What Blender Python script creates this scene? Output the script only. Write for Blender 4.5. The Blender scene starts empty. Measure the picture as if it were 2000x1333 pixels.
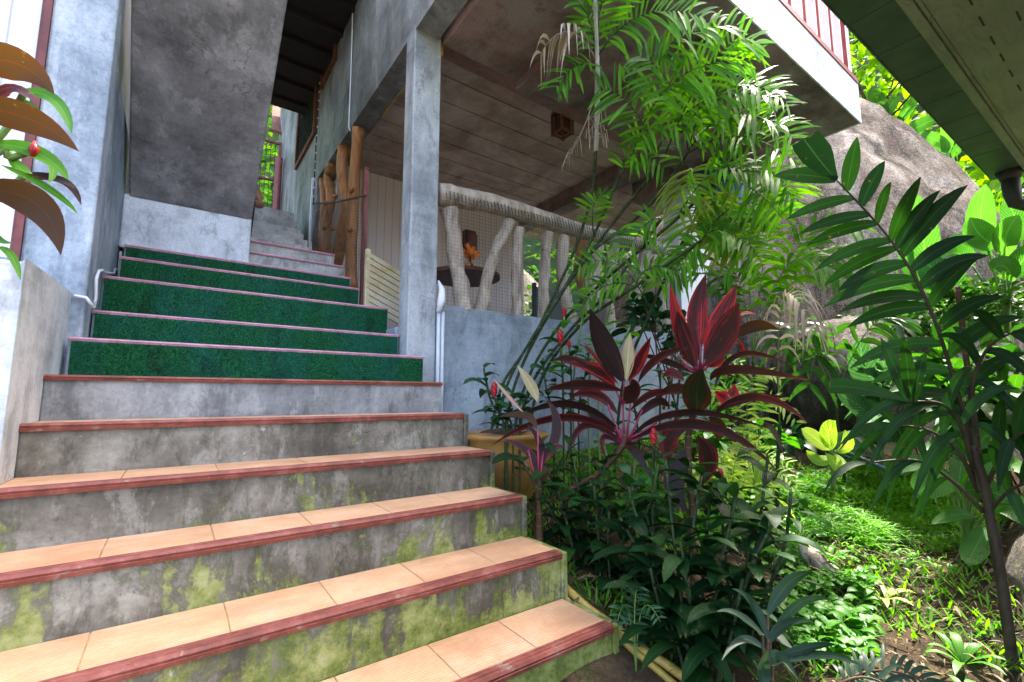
import bpy, math, random
from mathutils import Vector, Matrix, noise as mnoise
C = bpy.context.scene.collection
R = math.radians
rnd = random.Random(7)
V = Vector

# ------------------------------------------------------------------ camera, sky, sun, exposure
SC = bpy.context.scene
F_PX, CX, CY = 902.0, 1000.0, 666.5          # lens in pixels of a 2000 px wide frame
PITCH, YAW = R(6.828), R(36.0)               # camera looks up 6.8 deg and 36 deg to the right of the stairs (+Y)
cd = bpy.data.cameras.new('camera'); cam = bpy.data.objects.new('camera', cd); C.objects.link(cam)
cd.sensor_width = 36; cd.lens = F_PX / 2000 * 36; cd.clip_end = 500; cd.clip_start = 0.02
cam.location = (0, 0, 0); cam.rotation_euler = (R(90) + PITCH, 0, -YAW)
SC.camera = cam

SUN_DIR = V((0.55, 0.10, 0.83)).normalized()    # towards the sun
w = bpy.data.worlds.new('World'); SC.world = w; w.use_nodes = True
nt = w.node_tree; bg = nt.nodes['Background']
sky = nt.nodes.new('ShaderNodeTexSky'); sky.sky_type = 'NISHITA'; sky.sun_disc = False
sky.sun_elevation = math.asin(SUN_DIR.z); sky.sun_rotation = math.atan2(SUN_DIR.x, SUN_DIR.y)
sky.air_density = 0.85; sky.dust_density = 6.0; sky.ozone_density = 0.2
nt.links.new(sky.outputs[0], bg.inputs[0]); bg.inputs[1].default_value = 0.15
sd = bpy.data.lights.new('sun', 'SUN'); so = bpy.data.objects.new('sun', sd); C.objects.link(so)
sd.energy = 2.3; sd.angle = R(2.0); sd.color = (1.0, 0.95, 0.86)
so.rotation_euler = SUN_DIR.to_track_quat('Z', 'Y').to_euler(); so.location = (6, -6, 12)
vs = SC.view_settings; vs.view_transform = 'Standard'; vs.look = 'None'; vs.gamma = 1; vs.exposure = 3.25
SC.cycles.max_bounces = 8; SC.cycles.diffuse_bounces = 5; SC.cycles.transmission_bounces = 6
SC.cycles.transparent_max_bounces = 8; SC.cycles.use_denoising = True

# ------------------------------------------------------------------ pixel (2000 x 1333) -> point helpers
def ray(x, y):
    a, b, c = x - CX, CY - y, F_PX
    up = c * math.sin(PITCH) + b * math.cos(PITCH); fw = c * math.cos(PITCH) - b * math.sin(PITCH)
    s, k = math.sin(YAW), math.cos(YAW)
    return V((a * k + fw * s, -a * s + fw * k, up))
def at(x, y, X=None, Y=None, Z=None, d=None):
    v = ray(x, y)
    if X is not None: return v * (X / v.x)
    if Y is not None: return v * (Y / v.y)
    if Z is not None: return v * (Z / v.z)
    return v.normalized() * d

# ------------------------------------------------------------------ mesh builder
class MB:
    def __init__(s): s.v = []; s.f = []; s.m = []; s.uv = []; s.r = []
    def quad(s, pts, mat=0, uv=None, r=0.5):
        i = len(s.v); s.v += [tuple(p) for p in pts]; n = len(pts)
        s.f.append(tuple(range(i, i + n))); s.m.append(mat); s.r.append(r)
        s.uv.append(uv or [(0, 0), (1, 0), (1, 1), (0, 1)][:n] if n <= 4 else [(0, 0)] * n)
    def box(s, a, b, mat=0, r=0.5):
        x0, y0, z0 = [min(a[i], b[i]) for i in range(3)]; x1, y1, z1 = [max(a[i], b[i]) for i in range(3)]
        s.hexa([(x0, y0, z0), (x1, y0, z0), (x1, y1, z0), (x0, y1, z0), (x0, y0, z1), (x1, y0, z1), (x1, y1, z1), (x0, y1, z1)], mat, r)
    def hexa(s, p, mat=0, r=0.5):
        i = len(s.v); s.v += [tuple(q) for q in p]
        for f in ((0, 3, 2, 1), (4, 5, 6, 7), (0, 1, 5, 4), (1, 2, 6, 5), (2, 3, 7, 6), (3, 0, 4, 7)):
            s.f.append(tuple(i + k for k in f)); s.m.append(mat); s.r.append(r); s.uv.append([(0, 0), (1, 0), (1, 1), (0, 1)])
    def prism(s, poly, ax, d0, d1, mat=0):
        """poly = list of 2D points; ax = 'x' (points are y,z), 'y' (x,z), 'z' (x,y); extruded d0..d1"""
        def P(q, d): return {'x': (d, q[0], q[1]), 'y': (q[0], d, q[1]), 'z': (q[0], q[1], d)}[ax]
        i = len(s.v); n = len(poly)
        s.v += [P(q, d0) for q in poly] + [P(q, d1) for q in poly]
        fs = [tuple(i + k for k in range(n)), tuple(i + n + k for k in reversed(range(n)))]
        fs += [(i + k, i + (k + 1) % n, i + n + (k + 1) % n, i + n + k) for k in range(n)]
        for f in fs: s.f.append(f); s.m.append(mat); s.r.append(0.5); s.uv.append([(0, 0)] * len(f))
    def tube(s, pts, rad, n=8, mat=0, r=0.5, cap=True, rough=0.0, seed=0):
        pts = [V(p) for p in pts]; k = len(pts)
        rr = rad if isinstance(rad, (list, tuple)) else [rad] * k
        t0 = (pts[1] - pts[0]).normalized(); u = t0.orthogonal().normalized(); base = len(s.v)
        for j, p in enumerate(pts):
            t = (pts[min(j + 1, k - 1)] - pts[max(j - 1, 0)]).normalized()
            u = (u - t * u.dot(t)).normalized(); w_ = t.cross(u)
            for a in range(n):
                th = 2 * math.pi * a / n; q = rr[j]
                if rough: q *= 1 + rough * mnoise.noise(V((math.cos(th) * 1.3 + seed, math.sin(th) * 1.3, j * .55)))
                s.v.append(tuple(p + (u * math.cos(th) + w_ * math.sin(th)) * q))
        for j in range(k - 1):
            for a in range(n):
                b = (a + 1) % n
                s.f.append((base + j * n + a, base + j * n + b, base + (j + 1) * n + b, base + (j + 1) * n + a)); s.m.append(mat); s.r.append(r)
                s.uv.append([(a / n, j / (k - 1)), ((a + 1) / n, j / (k - 1)), ((a + 1) / n, (j + 1) / (k - 1)), (a / n, (j + 1) / (k - 1))])
        if cap:
            for f in (tuple(base + a for a in reversed(range(n))), tuple(base + (k - 1) * n + a for a in range(n))):
                s.f.append(f); s.m.append(mat); s.r.append(r); s.uv.append([(0, 0)] * n)
    def leaf(s, p0, p1, p2, wd, nrm, n=6, prof='lance', fold=.18, mat=0, r=None, wave=0.0):
        """blade along the curve p0, through p1, to p2; wd = full width; nrm = which way its face looks"""
        p0, p1, p2, nrm = V(p0), V(p1), V(p2), V(nrm); ctl = p1 * 2 - (p0 + p2) * .5
        r = rnd.random() if r is None else r; base = len(s.v); ph = rnd.random() * 9
        for j in range(n + 1):
            t = j / n; a = p0.lerp(ctl, t); b = ctl.lerp(p2, t); c = a.lerp(b, t); tg = (b - a)
            tg = tg.normalized() if tg.length > 1e-6 else (p2 - p0).normalized()
            sd_ = tg.cross(nrm); sd_ = sd_.normalized() if sd_.length > 1e-5 else tg.orthogonal().normalized()
            up = sd_.cross(tg).normalized()
            h = wd * .5 * PROF[prof](t)
            wv = wave * wd * math.sin(t * 17 + ph)
            s.v.append(tuple(c + sd_ * h + up * (h * fold + wv * (.5 if h > wd * .1 else 0)))); s.v.append(tuple(c)); s.v.append(tuple(c - sd_ * h + up * (h * fold - wv * .5)))
        for j in range(n):
            q = base + j * 3
            for k in (0, 1):
                s.f.append((q + k, q + k + 1, q + k + 4, q + k + 3)); s.m.append(mat); s.r.append(r)
                s.uv.append([(k * .5, j / n), (k * .5 + .5, j / n), (k * .5 + .5, (j + 1) / n), (k * .5, (j + 1) / n)])
    def build(s, name, mats, parent=None, smooth=False, bevel=0.0, org=None):
        me = bpy.data.meshes.new(name)
        o = bpy.data.objects.new(name, me); C.objects.link(o)
        org = V(org) if org is not None else (root_loc(parent) if parent else V((0, 0, 0)))
        me.from_pydata([tuple(V(p) - org) for p in s.v], [], s.f)
        for m in (mats if isinstance(mats, (list, tuple)) else [mats]): me.materials.append(m)
        me.polygons.foreach_set('material_index', s.m)
        ul = me.uv_layers.new(name='UVMap'); flat = []
        for q in s.uv:
            for a in q: flat += [a[0], a[1]]
        ul.data.foreach_set('uv', flat)
        at_ = me.attributes.new('rnd', 'FLOAT', 'FACE'); at_.data.foreach_set('value', s.r)
        if smooth: me.polygons.foreach_set('use_smooth', [True] * len(me.polygons))
        me.validate(); me.update()
        if parent: o.parent = parent
        else: o.location = org
        if bevel:
            md = o.modifiers.new('bevel', 'BEVEL'); md.width = bevel; md.segments = 2; md.limit_method = 'ANGLE'; md.angle_limit = R(50)
        return o
PROF = {
    'lance': lambda t: max(.02, (t ** .62) * ((1 - t) ** .72) * 2.1),
    'pet': lambda t: .10 if t < .24 else max(.03, (((t - .24) / .76) ** .7) * ((1 - (t - .24) / .76) ** .62) * 2.05 + (.1 if t < .4 else 0)),
    'palm': lambda t: max(.03, min(1, t * 5 + .25) * (1 - t ** 2.6)),
    'strap': lambda t: max(.04, min(1, t * 2.4 + .3) * (1 - t ** 3) ** .9),
    'cordy': lambda t: max(.07 * (1 - t), (t ** .85) * ((1 - t) ** 1.05) * 3.7),
    'lens': lambda t: max(.05, math.sin(math.pi * min(1, .06 + .94 * t) ** .85) ** .75),
    'ovate': lambda t: max(.03, (t ** .5) * ((1 - t) ** .55) * 2.06),
    'fish': lambda t: max(.08, min(1, .12 + t * 1.5) * (1 if t < .93 else .9)),
}
def root_loc(o):
    p = V((0, 0, 0))
    while o: p = p + o.location; o = o.parent
    return p
def tag(o, label=None, cat=None, group=None, kind=None):
    if label: o['label'] = label
    if cat: o['category'] = cat
    if group: o['group'] = group
    if kind: o['kind'] = kind
    return o
def thing(name, loc, label, cat, group=None):
    o = bpy.data.objects.new(name, None); C.objects.link(o); o.location = loc; o.empty_display_size = .1
    return tag(o, label, cat, group)

# ------------------------------------------------------------------ materials
class NT:
    def __init__(s, name):
        s.m = bpy.data.materials.new(name); s.m.use_nodes = True; s.t = s.m.node_tree
        s.b = s.t.nodes['Principled BSDF']; s.out = s.t.nodes['Material Output']
        s.pos = s.t.nodes.new('ShaderNodeNewGeometry').outputs['Position']
    def n(s, ty, **k):
        o = s.t.nodes.new(ty)
        for a, b in k.items():
            if a.startswith('i_'): s.set(o.inputs[a[2:].replace('_', ' ')], b)
            else: setattr(o, a, b)
        return o
    def set(s, sock, val):
        if hasattr(val, 'is_output') or hasattr(val, 'links') and not isinstance(val, (int, float, tuple)): s.t.links.new(val, sock)
        else: sock.default_value = (tuple(val) + (1,)) if isinstance(val, tuple) and len(val) == 3 and sock.type == 'RGBA' else val
    def noise(s, scale, detail=6, rough=.6, vec=None, dist=0.0):
        o = s.n('ShaderNodeTexNoise'); o.inputs['Scale'].default_value = scale; o.inputs['Detail'].default_value = detail
        o.inputs['Roughness'].default_value = rough; o.inputs['Distortion'].default_value = dist
        s.t.links.new(vec or s.pos, o.inputs['Vector']); return o.outputs['Fac']
    def vec(s, sc, loc=(0, 0, 0), src=None):
        o = s.n('ShaderNodeMapping'); o.inputs['Scale'].default_value = sc; o.inputs['Location'].default_value = loc
        s.t.links.new(src or s.pos, o.inputs['Vector']); return o.outputs[0]
    def ramp(s, fac, stops):
        o = s.n('ShaderNodeValToRGB'); e = o.color_ramp.elements
        while len(e) < len(stops): e.new(.5)
        for i, (p, c) in enumerate(stops):
            e[i].position = p; e[i].color = (c, c, c, 1) if not isinstance(c, tuple) else tuple(c) + (1,)
        s.t.links.new(fac, o.inputs[0]); return o.outputs[0]
    def mix(s, fac, a, b, mode='MIX'):
        o = s.n('ShaderNodeMix', data_type='RGBA', blend_type=mode)
        s.set(o.inputs[0], fac); s.set(o.inputs[6], a); s.set(o.inputs[7], b); return o.outputs[2]
    def math(s, op, a, b=0.0, c=0.0):
        o = s.n('ShaderNodeMath', operation=op); s.set(o.inputs[0], a); s.set(o.inputs[1], b); s.set(o.inputs[2], c); return o.outputs[0]
    def sep(s, src=None):
        o = s.n('ShaderNodeSeparateXYZ'); s.t.links.new(src or s.pos, o.inputs[0]); return o.outputs
    def bump(s, h, st=.3, dist=.01, prev=None):
        o = s.n('ShaderNodeBump'); o.inputs['Strength'].default_value = st; o.inputs['Distance'].default_value = dist
        s.t.links.new(h, o.inputs['Height'])
        if prev: s.t.links.new(prev, o.inputs['Normal'])
        return o.outputs[0]
    def fin(s, col=None, rough=.6, spec=.5, nor=None, metal=0.0):
        if col is not None: s.set(s.b.inputs['Base Color'], col)
        s.set(s.b.inputs['Roughness'], rough); s.set(s.b.inputs['Specular IOR Level'], spec); s.b.inputs['Metallic'].default_value = metal
        if nor: s.t.links.new(nor, s.b.inputs['Normal'])
        return s.m

def concrete(name, dark, mid, light, scale=1.0, moss=0.0, rough=.55, streak=.5, pink=0.0, seed=0.0):
    """polished cement render: cloudy patches, long trowel marks, dirty runs, scratches; moss = how much green grows on it"""
    k = NT(name); p = k.vec((1, 1, 1), (seed, seed * .7, seed * .3))
    big = k.noise(1.3 * scale, 8, .66, p, .25); run = k.noise(1.0, 7, .65, k.vec((5 * scale, 5 * scale, .8 * scale), (seed, 0, 0)), .3)
    trow = k.noise(1.0, 7, .7, k.vec((1.6, 1.6, 11), (0, seed, 0)), .7)
    f = k.math('ADD', k.math('MULTIPLY', big, 1 - streak * .5), k.math('MULTIPLY', run, streak * .5))
    c = k.ramp(f, [(.385, dark), (.5, mid), (.61, light)])
    c = k.mix(k.ramp(trow, [(.4, 0.0), (.62, .45)]), c, tuple(min(1, x * 1.28) for x in mid), 'MIX')
    bl = k.noise(2.9 * scale, 10, .72, k.vec((1.45, 1.45, .62), (seed * 2, 5, seed)), .2)
    c = k.mix(k.ramp(bl, [(.38, .6), (.47, 0.0)]), c, tuple(x * .72 for x in dark)); c = k.mix(k.ramp(bl, [(.54, 0.0), (.60, .5)]), c, light)
    fine = k.noise(55, 5, .7)
    c = k.mix(k.ramp(fine, [(.3, .28), (.55, 0.0)]), c, tuple(x * .5 for x in dark))
    vo = k.n('ShaderNodeTexVoronoi', feature='DISTANCE_TO_EDGE'); vo.inputs['Scale'].default_value = 1.5
    wv = k.n('ShaderNodeVectorMath', operation='ADD'); k.t.links.new(k.pos, wv.inputs[0]); nz = k.n('ShaderNodeTexNoise'); nz.inputs['Scale'].default_value = 3.0; nz.inputs['Detail'].default_value = 6; k.t.links.new(k.pos, nz.inputs['Vector'])
    k.t.links.new(nz.outputs['Color'], wv.inputs[1]); k.t.links.new(wv.outputs[0], vo.inputs['Vector'])
    crk = k.math('MULTIPLY', k.ramp(vo.outputs['Distance'], [(.0, 1.0), (.006, 0.0)]), k.ramp(k.noise(1.4, 3, .5, k.vec((1, 1, 1), (3, seed, 8))), [(.5, 0.0), (.6, .7)]))
    c = k.mix(crk, c, tuple(x * .3 for x in dark))
    scr = k.noise(1.0, 3, .5, k.vec((26, 26, 9)), 2.5)
    c = k.mix(k.ramp(scr, [(.70, 0.0), (.78, .22)]), c, tuple(min(1, x * 1.35) for x in light))
    if pink: c = k.mix(k.ramp(k.noise(.9, 4, .6), [(.35, 0.0), (.65, pink)]), c, (.42, .19, .17))
    if moss:
        z = k.sep()
        g = k.noise(3.2, 8, .68, None, .8); gr = k.noise(1.0, 6, .65, k.vec((9, 9, 1.8), (3, 1, 2)), .6)
        gm = k.math('ADD', k.math('MULTIPLY', g, .6), k.math('MULTIPLY', gr, .4))
        # grows thicker low down the flight where rain splashes
        hgt = k.n('ShaderNodeMapRange'); k.t.links.new(z[2], hgt.inputs[0]); hgt.inputs[1].default_value = -.95; hgt.inputs[2].default_value = -.36
        hgt.inputs[3].default_value = .13 * moss; hgt.inputs[4].default_value = -.12
        gm = k.math('ADD', gm, hgt.outputs[0]); gm = k.math('ADD', gm, k.math('MULTIPLY', k.math('SUBTRACT', k.noise(38, 5, .7), .5), .16)); gm = k.math('ADD', gm, k.math('MULTIPLY', k.math('SUBTRACT', k.noise(1.0, 5, .6, k.vec((16, 16, 1.2))), .5), .22))
        gc = k.ramp(k.math('ADD', k.math('MULTIPLY', k.noise(7, 8, .75), .7), k.math('MULTIPLY', k.noise(45, 6, .75), .3)), [(.36, (.035, .07, .008)), (.46, (.14, .185, .022)), (.57, (.33, .36, .11)), (.68, (.44, .44, .26))])
        c = k.mix(k.ramp(gm, [(.42, 0.0), (.47, .55), (.50, .55), (.56, 0.0)]), c, (.045, .05, .022))
        c = k.mix(k.ramp(gm, [(.475, 0.0), (.525, .9)]), c, gc)
        lim = k.ramp(k.noise(5.5, 8, .75, k.vec((1, 1, 1.3), (9, 4, 2)), 1.0), [(.66, 0.0), (.69, .8)])
        c = k.mix(lim, c, (.62, .60, .52))
        rust = k.ramp(k.noise(6.5, 6, .7, k.vec((1, 1, 1), (4, 9, 7))), [(.68, 0.0), (.76, .55)])
        c = k.mix(rust, c, (.30, .14, .04))
        dk = k.ramp(k.noise(8, 7, .7, k.vec((1, 1, .8), (1, 3, 17)), .6), [(.665, 0.0), (.70, .75)])
        c = k.mix(dk, c, (.10, .095, .09))
    h = k.math('ADD', k.math('MULTIPLY', big, .6), k.math('MULTIPLY', fine, .25))
    rg = k.ramp(run, [(.3, rough - .12), (.7, rough + .15)])
    return k.fin(c, rg, .45, k.bump(h, .45, .012))

def plain(name, col, rough=.5, var=.15, scale=12, metal=0.0, spec=.5, bump=.1):
    k = NT(name); f = k.noise(scale, 5, .65)
    c = k.ramp(f, [(.3, tuple(x * (1 - var) for x in col)), (.7, tuple(min(1, x * (1 + var)) for x in col))])
    return k.fin(c, rough, spec, k.bump(f, bump, .004), metal)

def leafmat(name, lo, hi, trans=.4, rough=.38, vein=.25, veinfreq=0, edge=None, ehot=0.0, back=None, midrib=None, spec=.5, spots=0.0, tsat=1.5):
    """a leaf: colour from leaf to leaf, side veins, pale midrib, light shining through"""
    k = NT(name); a = k.n('ShaderNodeAttribute', attribute_name='rnd', attribute_type='GEOMETRY').outputs['Fac']
    uv = k.n('ShaderNodeUVMap').outputs[0]; s = k.sep(uv)
    c = k.ramp(a, [(0.0, lo), (1.0, hi)])
    c = k.mix(k.ramp(k.noise(9, 4, .6), [(.35, 0.0), (.7, .35)]), c, tuple(x * .55 for x in lo))
    ab = k.math('ABSOLUTE', k.math('SUBTRACT', s[0], .5))
    if edge:      # coloured margins and streaks running up the blade
        cb = k.n('ShaderNodeCombineXYZ'); k.t.links.new(s[0], cb.inputs[0]); k.t.links.new(s[1], cb.inputs[1]); k.t.links.new(k.math('MULTIPLY', a, 37.0), cb.inputs[2])
        st = k.noise(1.0, 5, .65, k.vec((11, .9, 1), (0, 0, 0), cb.outputs[0]), .3); st2 = k.noise(1.0, 3, .6, k.vec((2.5, 2.0, 1), (4, 0, 0), cb.outputs[0]))
        e = k.math('ADD', k.math('MULTIPLY', ab, .62), k.math('MULTIPLY', st, 1.0)); e = k.math('ADD', e, k.math('MULTIPLY', st2, .55))
        e = k.math('MULTIPLY', k.math('ADD', e, k.math('MULTIPLY', a, .22)), .5)
        c = k.mix(k.ramp(e, [(.53 - ehot, 0.0), (.64 - ehot, 1.0)]), c, edge)
    if veinfreq:
        v = k.math('SINE', k.math('MULTIPLY', k.math('SUBTRACT', s[1], k.math('MULTIPLY', ab, .55)), veinfreq))
        c = k.mix(k.ramp(v, [(.75, 0.0), (1.0, vein)]), c, tuple(min(1, x * 2.2 + .02) for x in hi))
    else: v = k.math('SINE', k.math('MULTIPLY', s[0], 130.0))
    rib = k.ramp(ab, [(.0, 1.0), (.035, 0.0)])
    c = k.mix(k.math('MULTIPLY', rib, .55), c, midrib or tuple(min(1, x * 1.9 + .02) for x in hi))
    tipf = k.math('ADD', s[1], k.math('MULTIPLY', k.math('SUBTRACT', k.noise(17, 4, .6), .5), .5))
    c = k.mix(k.ramp(k.math('MULTIPLY', tipf, .8), [(.80, 0.0), (.86, .65)]), c, (.16, .10, .035))
    c = k.mix(k.ramp(k.noise(31, 5, .65, k.vec((1, 1, 1), (3, 7, 1))), [(.655, 0.0), (.70, .6)]), c, (.15, .11, .03))
    if spots: c = k.mix(k.ramp(k.noise(24, 4, .6), [(.66, 0.0), (.72, spots)]), c, (.22, .17, .06))
    if back:
        bf = k.t.nodes.new('ShaderNodeNewGeometry').outputs['Backfacing']; c = k.mix(bf, c, back)
    nor = k.bump(v, .18 if veinfreq else .05, .002)
    k.fin(c, min(.6, rough + .12), spec * .5, nor)
    tr = k.n('ShaderNodeBsdfTranslucent')
    hs = k.n('ShaderNodeHueSaturation'); k.t.links.new(c, hs.inputs['Color']); hs.inputs['Saturation'].default_value = 1.1; hs.inputs['Value'].default_value = tsat
    yl = k.mix(.35, hs.outputs[0], (1.0, .95, .35), 'MULTIPLY'); k.t.links.new(yl, tr.inputs[0])
    mx = k.n('ShaderNodeMixShader'); mx.inputs[0].default_value = trans
    k.t.links.new(k.b.outputs[0], mx.inputs[1]); k.t.links.new(tr.outputs[0], mx.inputs[2]); k.t.links.new(mx.outputs[0], k.out.inputs[0])
    return k.m

def barkmat(name, lo, hi, ring=0, rough=.6, stretch=(14, 14, 2)):
    k = NT(name); f = k.noise(1.0, 7, .7, k.vec(stretch), .8); c = k.ramp(f, [(.3, lo), (.62, hi)])
    kn = k.noise(9, 4, .6); c = k.mix(k.ramp(kn, [(.66, 0.0), (.74, .7)]), c, tuple(x * .4 for x in lo))
    if ring:
        z = k.sep(); sn = k.math('SINE', k.math('MULTIPLY', z[2], float(ring))); c = k.mix(k.ramp(sn, [(.9, 0.0), (1.0, .6)]), c, tuple(min(1, x * 2.2) for x in hi))
    return k.fin(c, rough, .2, k.bump(f, .5, .01))

def siding(name, col, axis=0, freq=40.0, rough=.45, depth=.006, dirt=.3):
    k = NT(name); p = k.sep(); fr = k.math('FRACT', k.math('MULTIPLY', p[axis], freq / 6.2832))
    g = k.ramp(fr, [(.0, 0.0), (.05, 1.0), (.95, 1.0), (1.0, 0.0)])
    d = k.noise(1.6, 7, .65, k.vec((2, 2, .6))); c = k.ramp(d, [(.3, tuple(x * (1 - dirt) for x in col)), (.65, col)])
    c = k.mix(g, tuple(x * .5 for x in col), c)
    return k.fin(c, rough, .5, k.bump(g, .6, depth))

M = {}
M['cement'] = concrete('cement_blue_grey', (.085, .11, .14), (.28, .33, .38), (.60, .65, .69), .9, streak=.7)
M['cement_pillar'] = concrete('cement_pillar', (.20, .22, .23), (.37, .39, .40), (.60, .62, .62), 1.2, streak=.8, seed=2)
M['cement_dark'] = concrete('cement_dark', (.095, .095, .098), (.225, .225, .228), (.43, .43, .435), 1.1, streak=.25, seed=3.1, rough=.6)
M['cement_wall'] = concrete('cement_house_wall', (.075, .082, .075), (.19, .20, .195), (.38, .40, .39), 1.0, streak=.6, seed=5.3)
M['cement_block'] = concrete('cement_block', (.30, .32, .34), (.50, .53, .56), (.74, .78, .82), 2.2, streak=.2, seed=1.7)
M['cement_step'] = concrete('cement_step', (.052, .045, .032), (.155, .142, .11), (.38, .365, .30), 1.7, moss=1.0, streak=.4, seed=4)
M['cement_riser'] = concrete('cement_grey_riser', (.10, .105, .105), (.215, .225, .225), (.44, .45, .44), 1.6, streak=.6, seed=7)
M['cement_low'] = concrete('cement_low_wall', (.12, .15, .18), (.225, .27, .31), (.36, .41, .46), 1.0, streak=.4, seed=6.6)
M['cement_parapet'] = concrete('cement_parapet', (.40, .43, .44), (.68, .71, .72), (.86, .87, .87), 1.5, streak=.35, seed=8.2)
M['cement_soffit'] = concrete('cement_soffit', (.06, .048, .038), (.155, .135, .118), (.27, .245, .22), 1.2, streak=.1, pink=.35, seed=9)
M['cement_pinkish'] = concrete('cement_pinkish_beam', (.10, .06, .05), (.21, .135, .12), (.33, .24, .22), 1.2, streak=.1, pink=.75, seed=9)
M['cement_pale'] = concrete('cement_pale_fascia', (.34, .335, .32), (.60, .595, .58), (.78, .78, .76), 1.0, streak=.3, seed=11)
M['upper_step'] = concrete('cement_upper_step', (.22, .22, .20), (.38, .38, .36), (.58, .57, .54), 2.2, streak=.2, seed=12)

def ceilmat():
    k = NT('boarded_ceiling'); d = k.noise(2.0, 7, .7, k.vec((1.2, 1.2, 1)), .6); s = k.noise(7, 6, .7)
    c = k.ramp(d, [(.36, (.30, .22, .18)), (.52, (.45, .35, .295)), (.64, (.55, .45, .385))])
    c = k.mix(k.ramp(s, [(.6, 0.0), (.72, .45)]), c, (.12, .09, .075))
    return k.fin(c, .75, .3, k.bump(s, .2, .004))
M['ceiling'] = ceilmat()
def tilemat():
    k = NT('ribbed_peach_tile'); p = k.sep()
    ribs = k.math('SINE', k.math('MULTIPLY', p[1], 6.2832 / .0125)); f = k.noise(5, 6, .65); fine = k.noise(60, 4, .7)
    c = k.ramp(f, [(.36, (.54, .28, .14)), (.5, (.66, .37, .20)), (.64, (.76, .47, .29))])
    a = k.n('ShaderNodeAttribute', attribute_name='rnd', attribute_type='GEOMETRY').outputs['Fac']
    c = k.mix(k.math('MULTIPLY', a, .45), c, (.74, .47, .25)); c = k.mix(k.ramp(k.noise(1.0, 7, .7, k.vec((2.2, 9, 1))), [(.48, 0.0), (.62, .45)]), c, (.40, .23, .12))
    c = k.mix(k.ramp(fine, [(.3, .25), (.55, 0.0)]), c, (.42, .22, .12))
    c = k.mix(k.ramp(k.noise(4.5, 5, .7, k.vec((1, 1, 1), (8, 2, 1))), [(.68, 0.0), (.74, .45)]), c, (.36, .17, .05))
    c = k.mix(k.ramp(ribs, [(-1.0 + 1.0, .22), (.4, 0.0)]), c, (.40, .21, .13))
    return k.fin(c, .5, .4, k.bump(ribs, .35, .0025))
M['tile'] = tilemat()
M['grout'] = plain('mossy_grout', (.36, .27, .12), .8, .5, 30)
def nosmat():
    k = NT('red_step_nosing'); f = k.noise(11, 6, .7); c = k.ramp(f, [(.36, (.14, .036, .022)), (.52, (.235, .058, .038)), (.66, (.33, .11, .08))])
    c = k.mix(k.ramp(k.noise(1.0, 5, .7, k.vec((22, 6, 40))), [(.62, 0.0), (.66, .6)]), c, (.30, .24, .19))
    return k.fin(c, .55, .5, k.bump(f, .15, .003))
M['nosing'] = nosmat()
M['nosing_pink'] = plain('faded_pink_nosing', (.50, .24, .30), .4, .25, 14)
def turfmat():
    k = NT('green_turf_carpet'); f = k.noise(140, 3, .7); b = k.noise(1.0, 5, .6, k.vec((5, 5, 1.5)))
    c = k.ramp(f, [(.3, (.003, .034, .013)), (.55, (.008, .12, .036)), (.75, (.022, .25, .08))])
    c = k.mix(k.ramp(b, [(.42, 0.0), (.62, .65)]), c, (.010, .11, .075)); c = k.mix(k.ramp(k.noise(1.0, 6, .7, k.vec((9, 9, 3), (4, 2, 1))), [(.52, 0.0), (.66, .55)]), c, (.004, .028, .012))
    return k.fin(c, .75, .25, k.bump(f, .9, .006))
M['turf'] = turfmat()
M['white_panel'] = siding('white_siding', (.82, .83, .84), 0, 42.0, dirt=.06)
M['white_panel_y'] = siding('white_siding_return', (.74, .75, .77), 1, 90.0, dirt=.2)
M['interior'] = siding('pinkish_siding', (.82, .70, .68), 0, 60.0, dirt=.12)
M['maroon'] = plain('maroon_paint', (.16, .035, .03), .5, .3)
M['rail_red'] = plain('red_brown_paint', (.30, .05, .035), .45, .2)
M['rail_pale'] = plain('pale_slats_and_lit_fronts', (.72, .66, .64), .5, .1)  # pale slat paint, also red posts' fronts coloured as if washed by light
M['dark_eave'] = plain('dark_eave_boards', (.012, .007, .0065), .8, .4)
M['black'] = plain('black_plastic', (.015, .015, .016), .5, .3)
M['white'] = plain('white_plastic', (.74, .75, .76), .4, .08)
M['greypipe'] = plain('pale_grey_conduit', (.56, .59, .62), .4, .1)
M['yellow'] = plain('yellow_tape', (.65, .42, .04), .5, .2)
M['log_honey'] = barkmat('varnished_log', (.20, .075, .024), (.46, .22, .085), rough=.32, stretch=(20, 20, 2.4))
M['log_grey'] = barkmat('weathered_log', (.20, .145, .10), (.52, .44, .35), rough=.6, stretch=(14, 14, 3))
M['net'] = plain('black_garden_net', (.035, .035, .035), .7, .2)
M['netpale'] = plain('grey_garden_net', (.16, .15, .15), .7, .2)
M['oldred'] = barkmat('peeling_red_paint', (.10, .03, .025), (.30, .11, .10), rough=.7)
M['slat'] = barkmat('cream_slats', (.52, .38, .14), (.72, .66, .48), stretch=(5, 5, 6))
M['wood'] = barkmat('red_brown_wood', (.06, .02, .012), (.18, .07, .04))
M['glass'] = NT('dusty_glass').fin((.16, .2, .2), .08, .6)
M['lampglass'] = NT('amber_glass').fin((.07, .03, .015), .2, .5)
M['orange'] = plain('orange_petals', (.80, .20, .01), .5, .4, 40)
M['eave_green'] = plain('dark_green_eave_tile', (.065, .105, .088), .45, .35, 5)
def soffitmat():
    k = NT('wood_grain_soffit'); n1 = k.noise(1.0, 2, .5, k.vec((2.2, 9, 1)), 0.0)
    v = k.math('SINE', k.math('MULTIPLY', n1, 70.0)); b = k.noise(2, 4, .6)
    c = k.ramp(b, [(.3, (.20, .245, .185)), (.7, (.31, .37, .28))])
    return k.fin(c, .55, .4, k.bump(v, .5, .004))
M['soffit'] = soffitmat()
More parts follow.
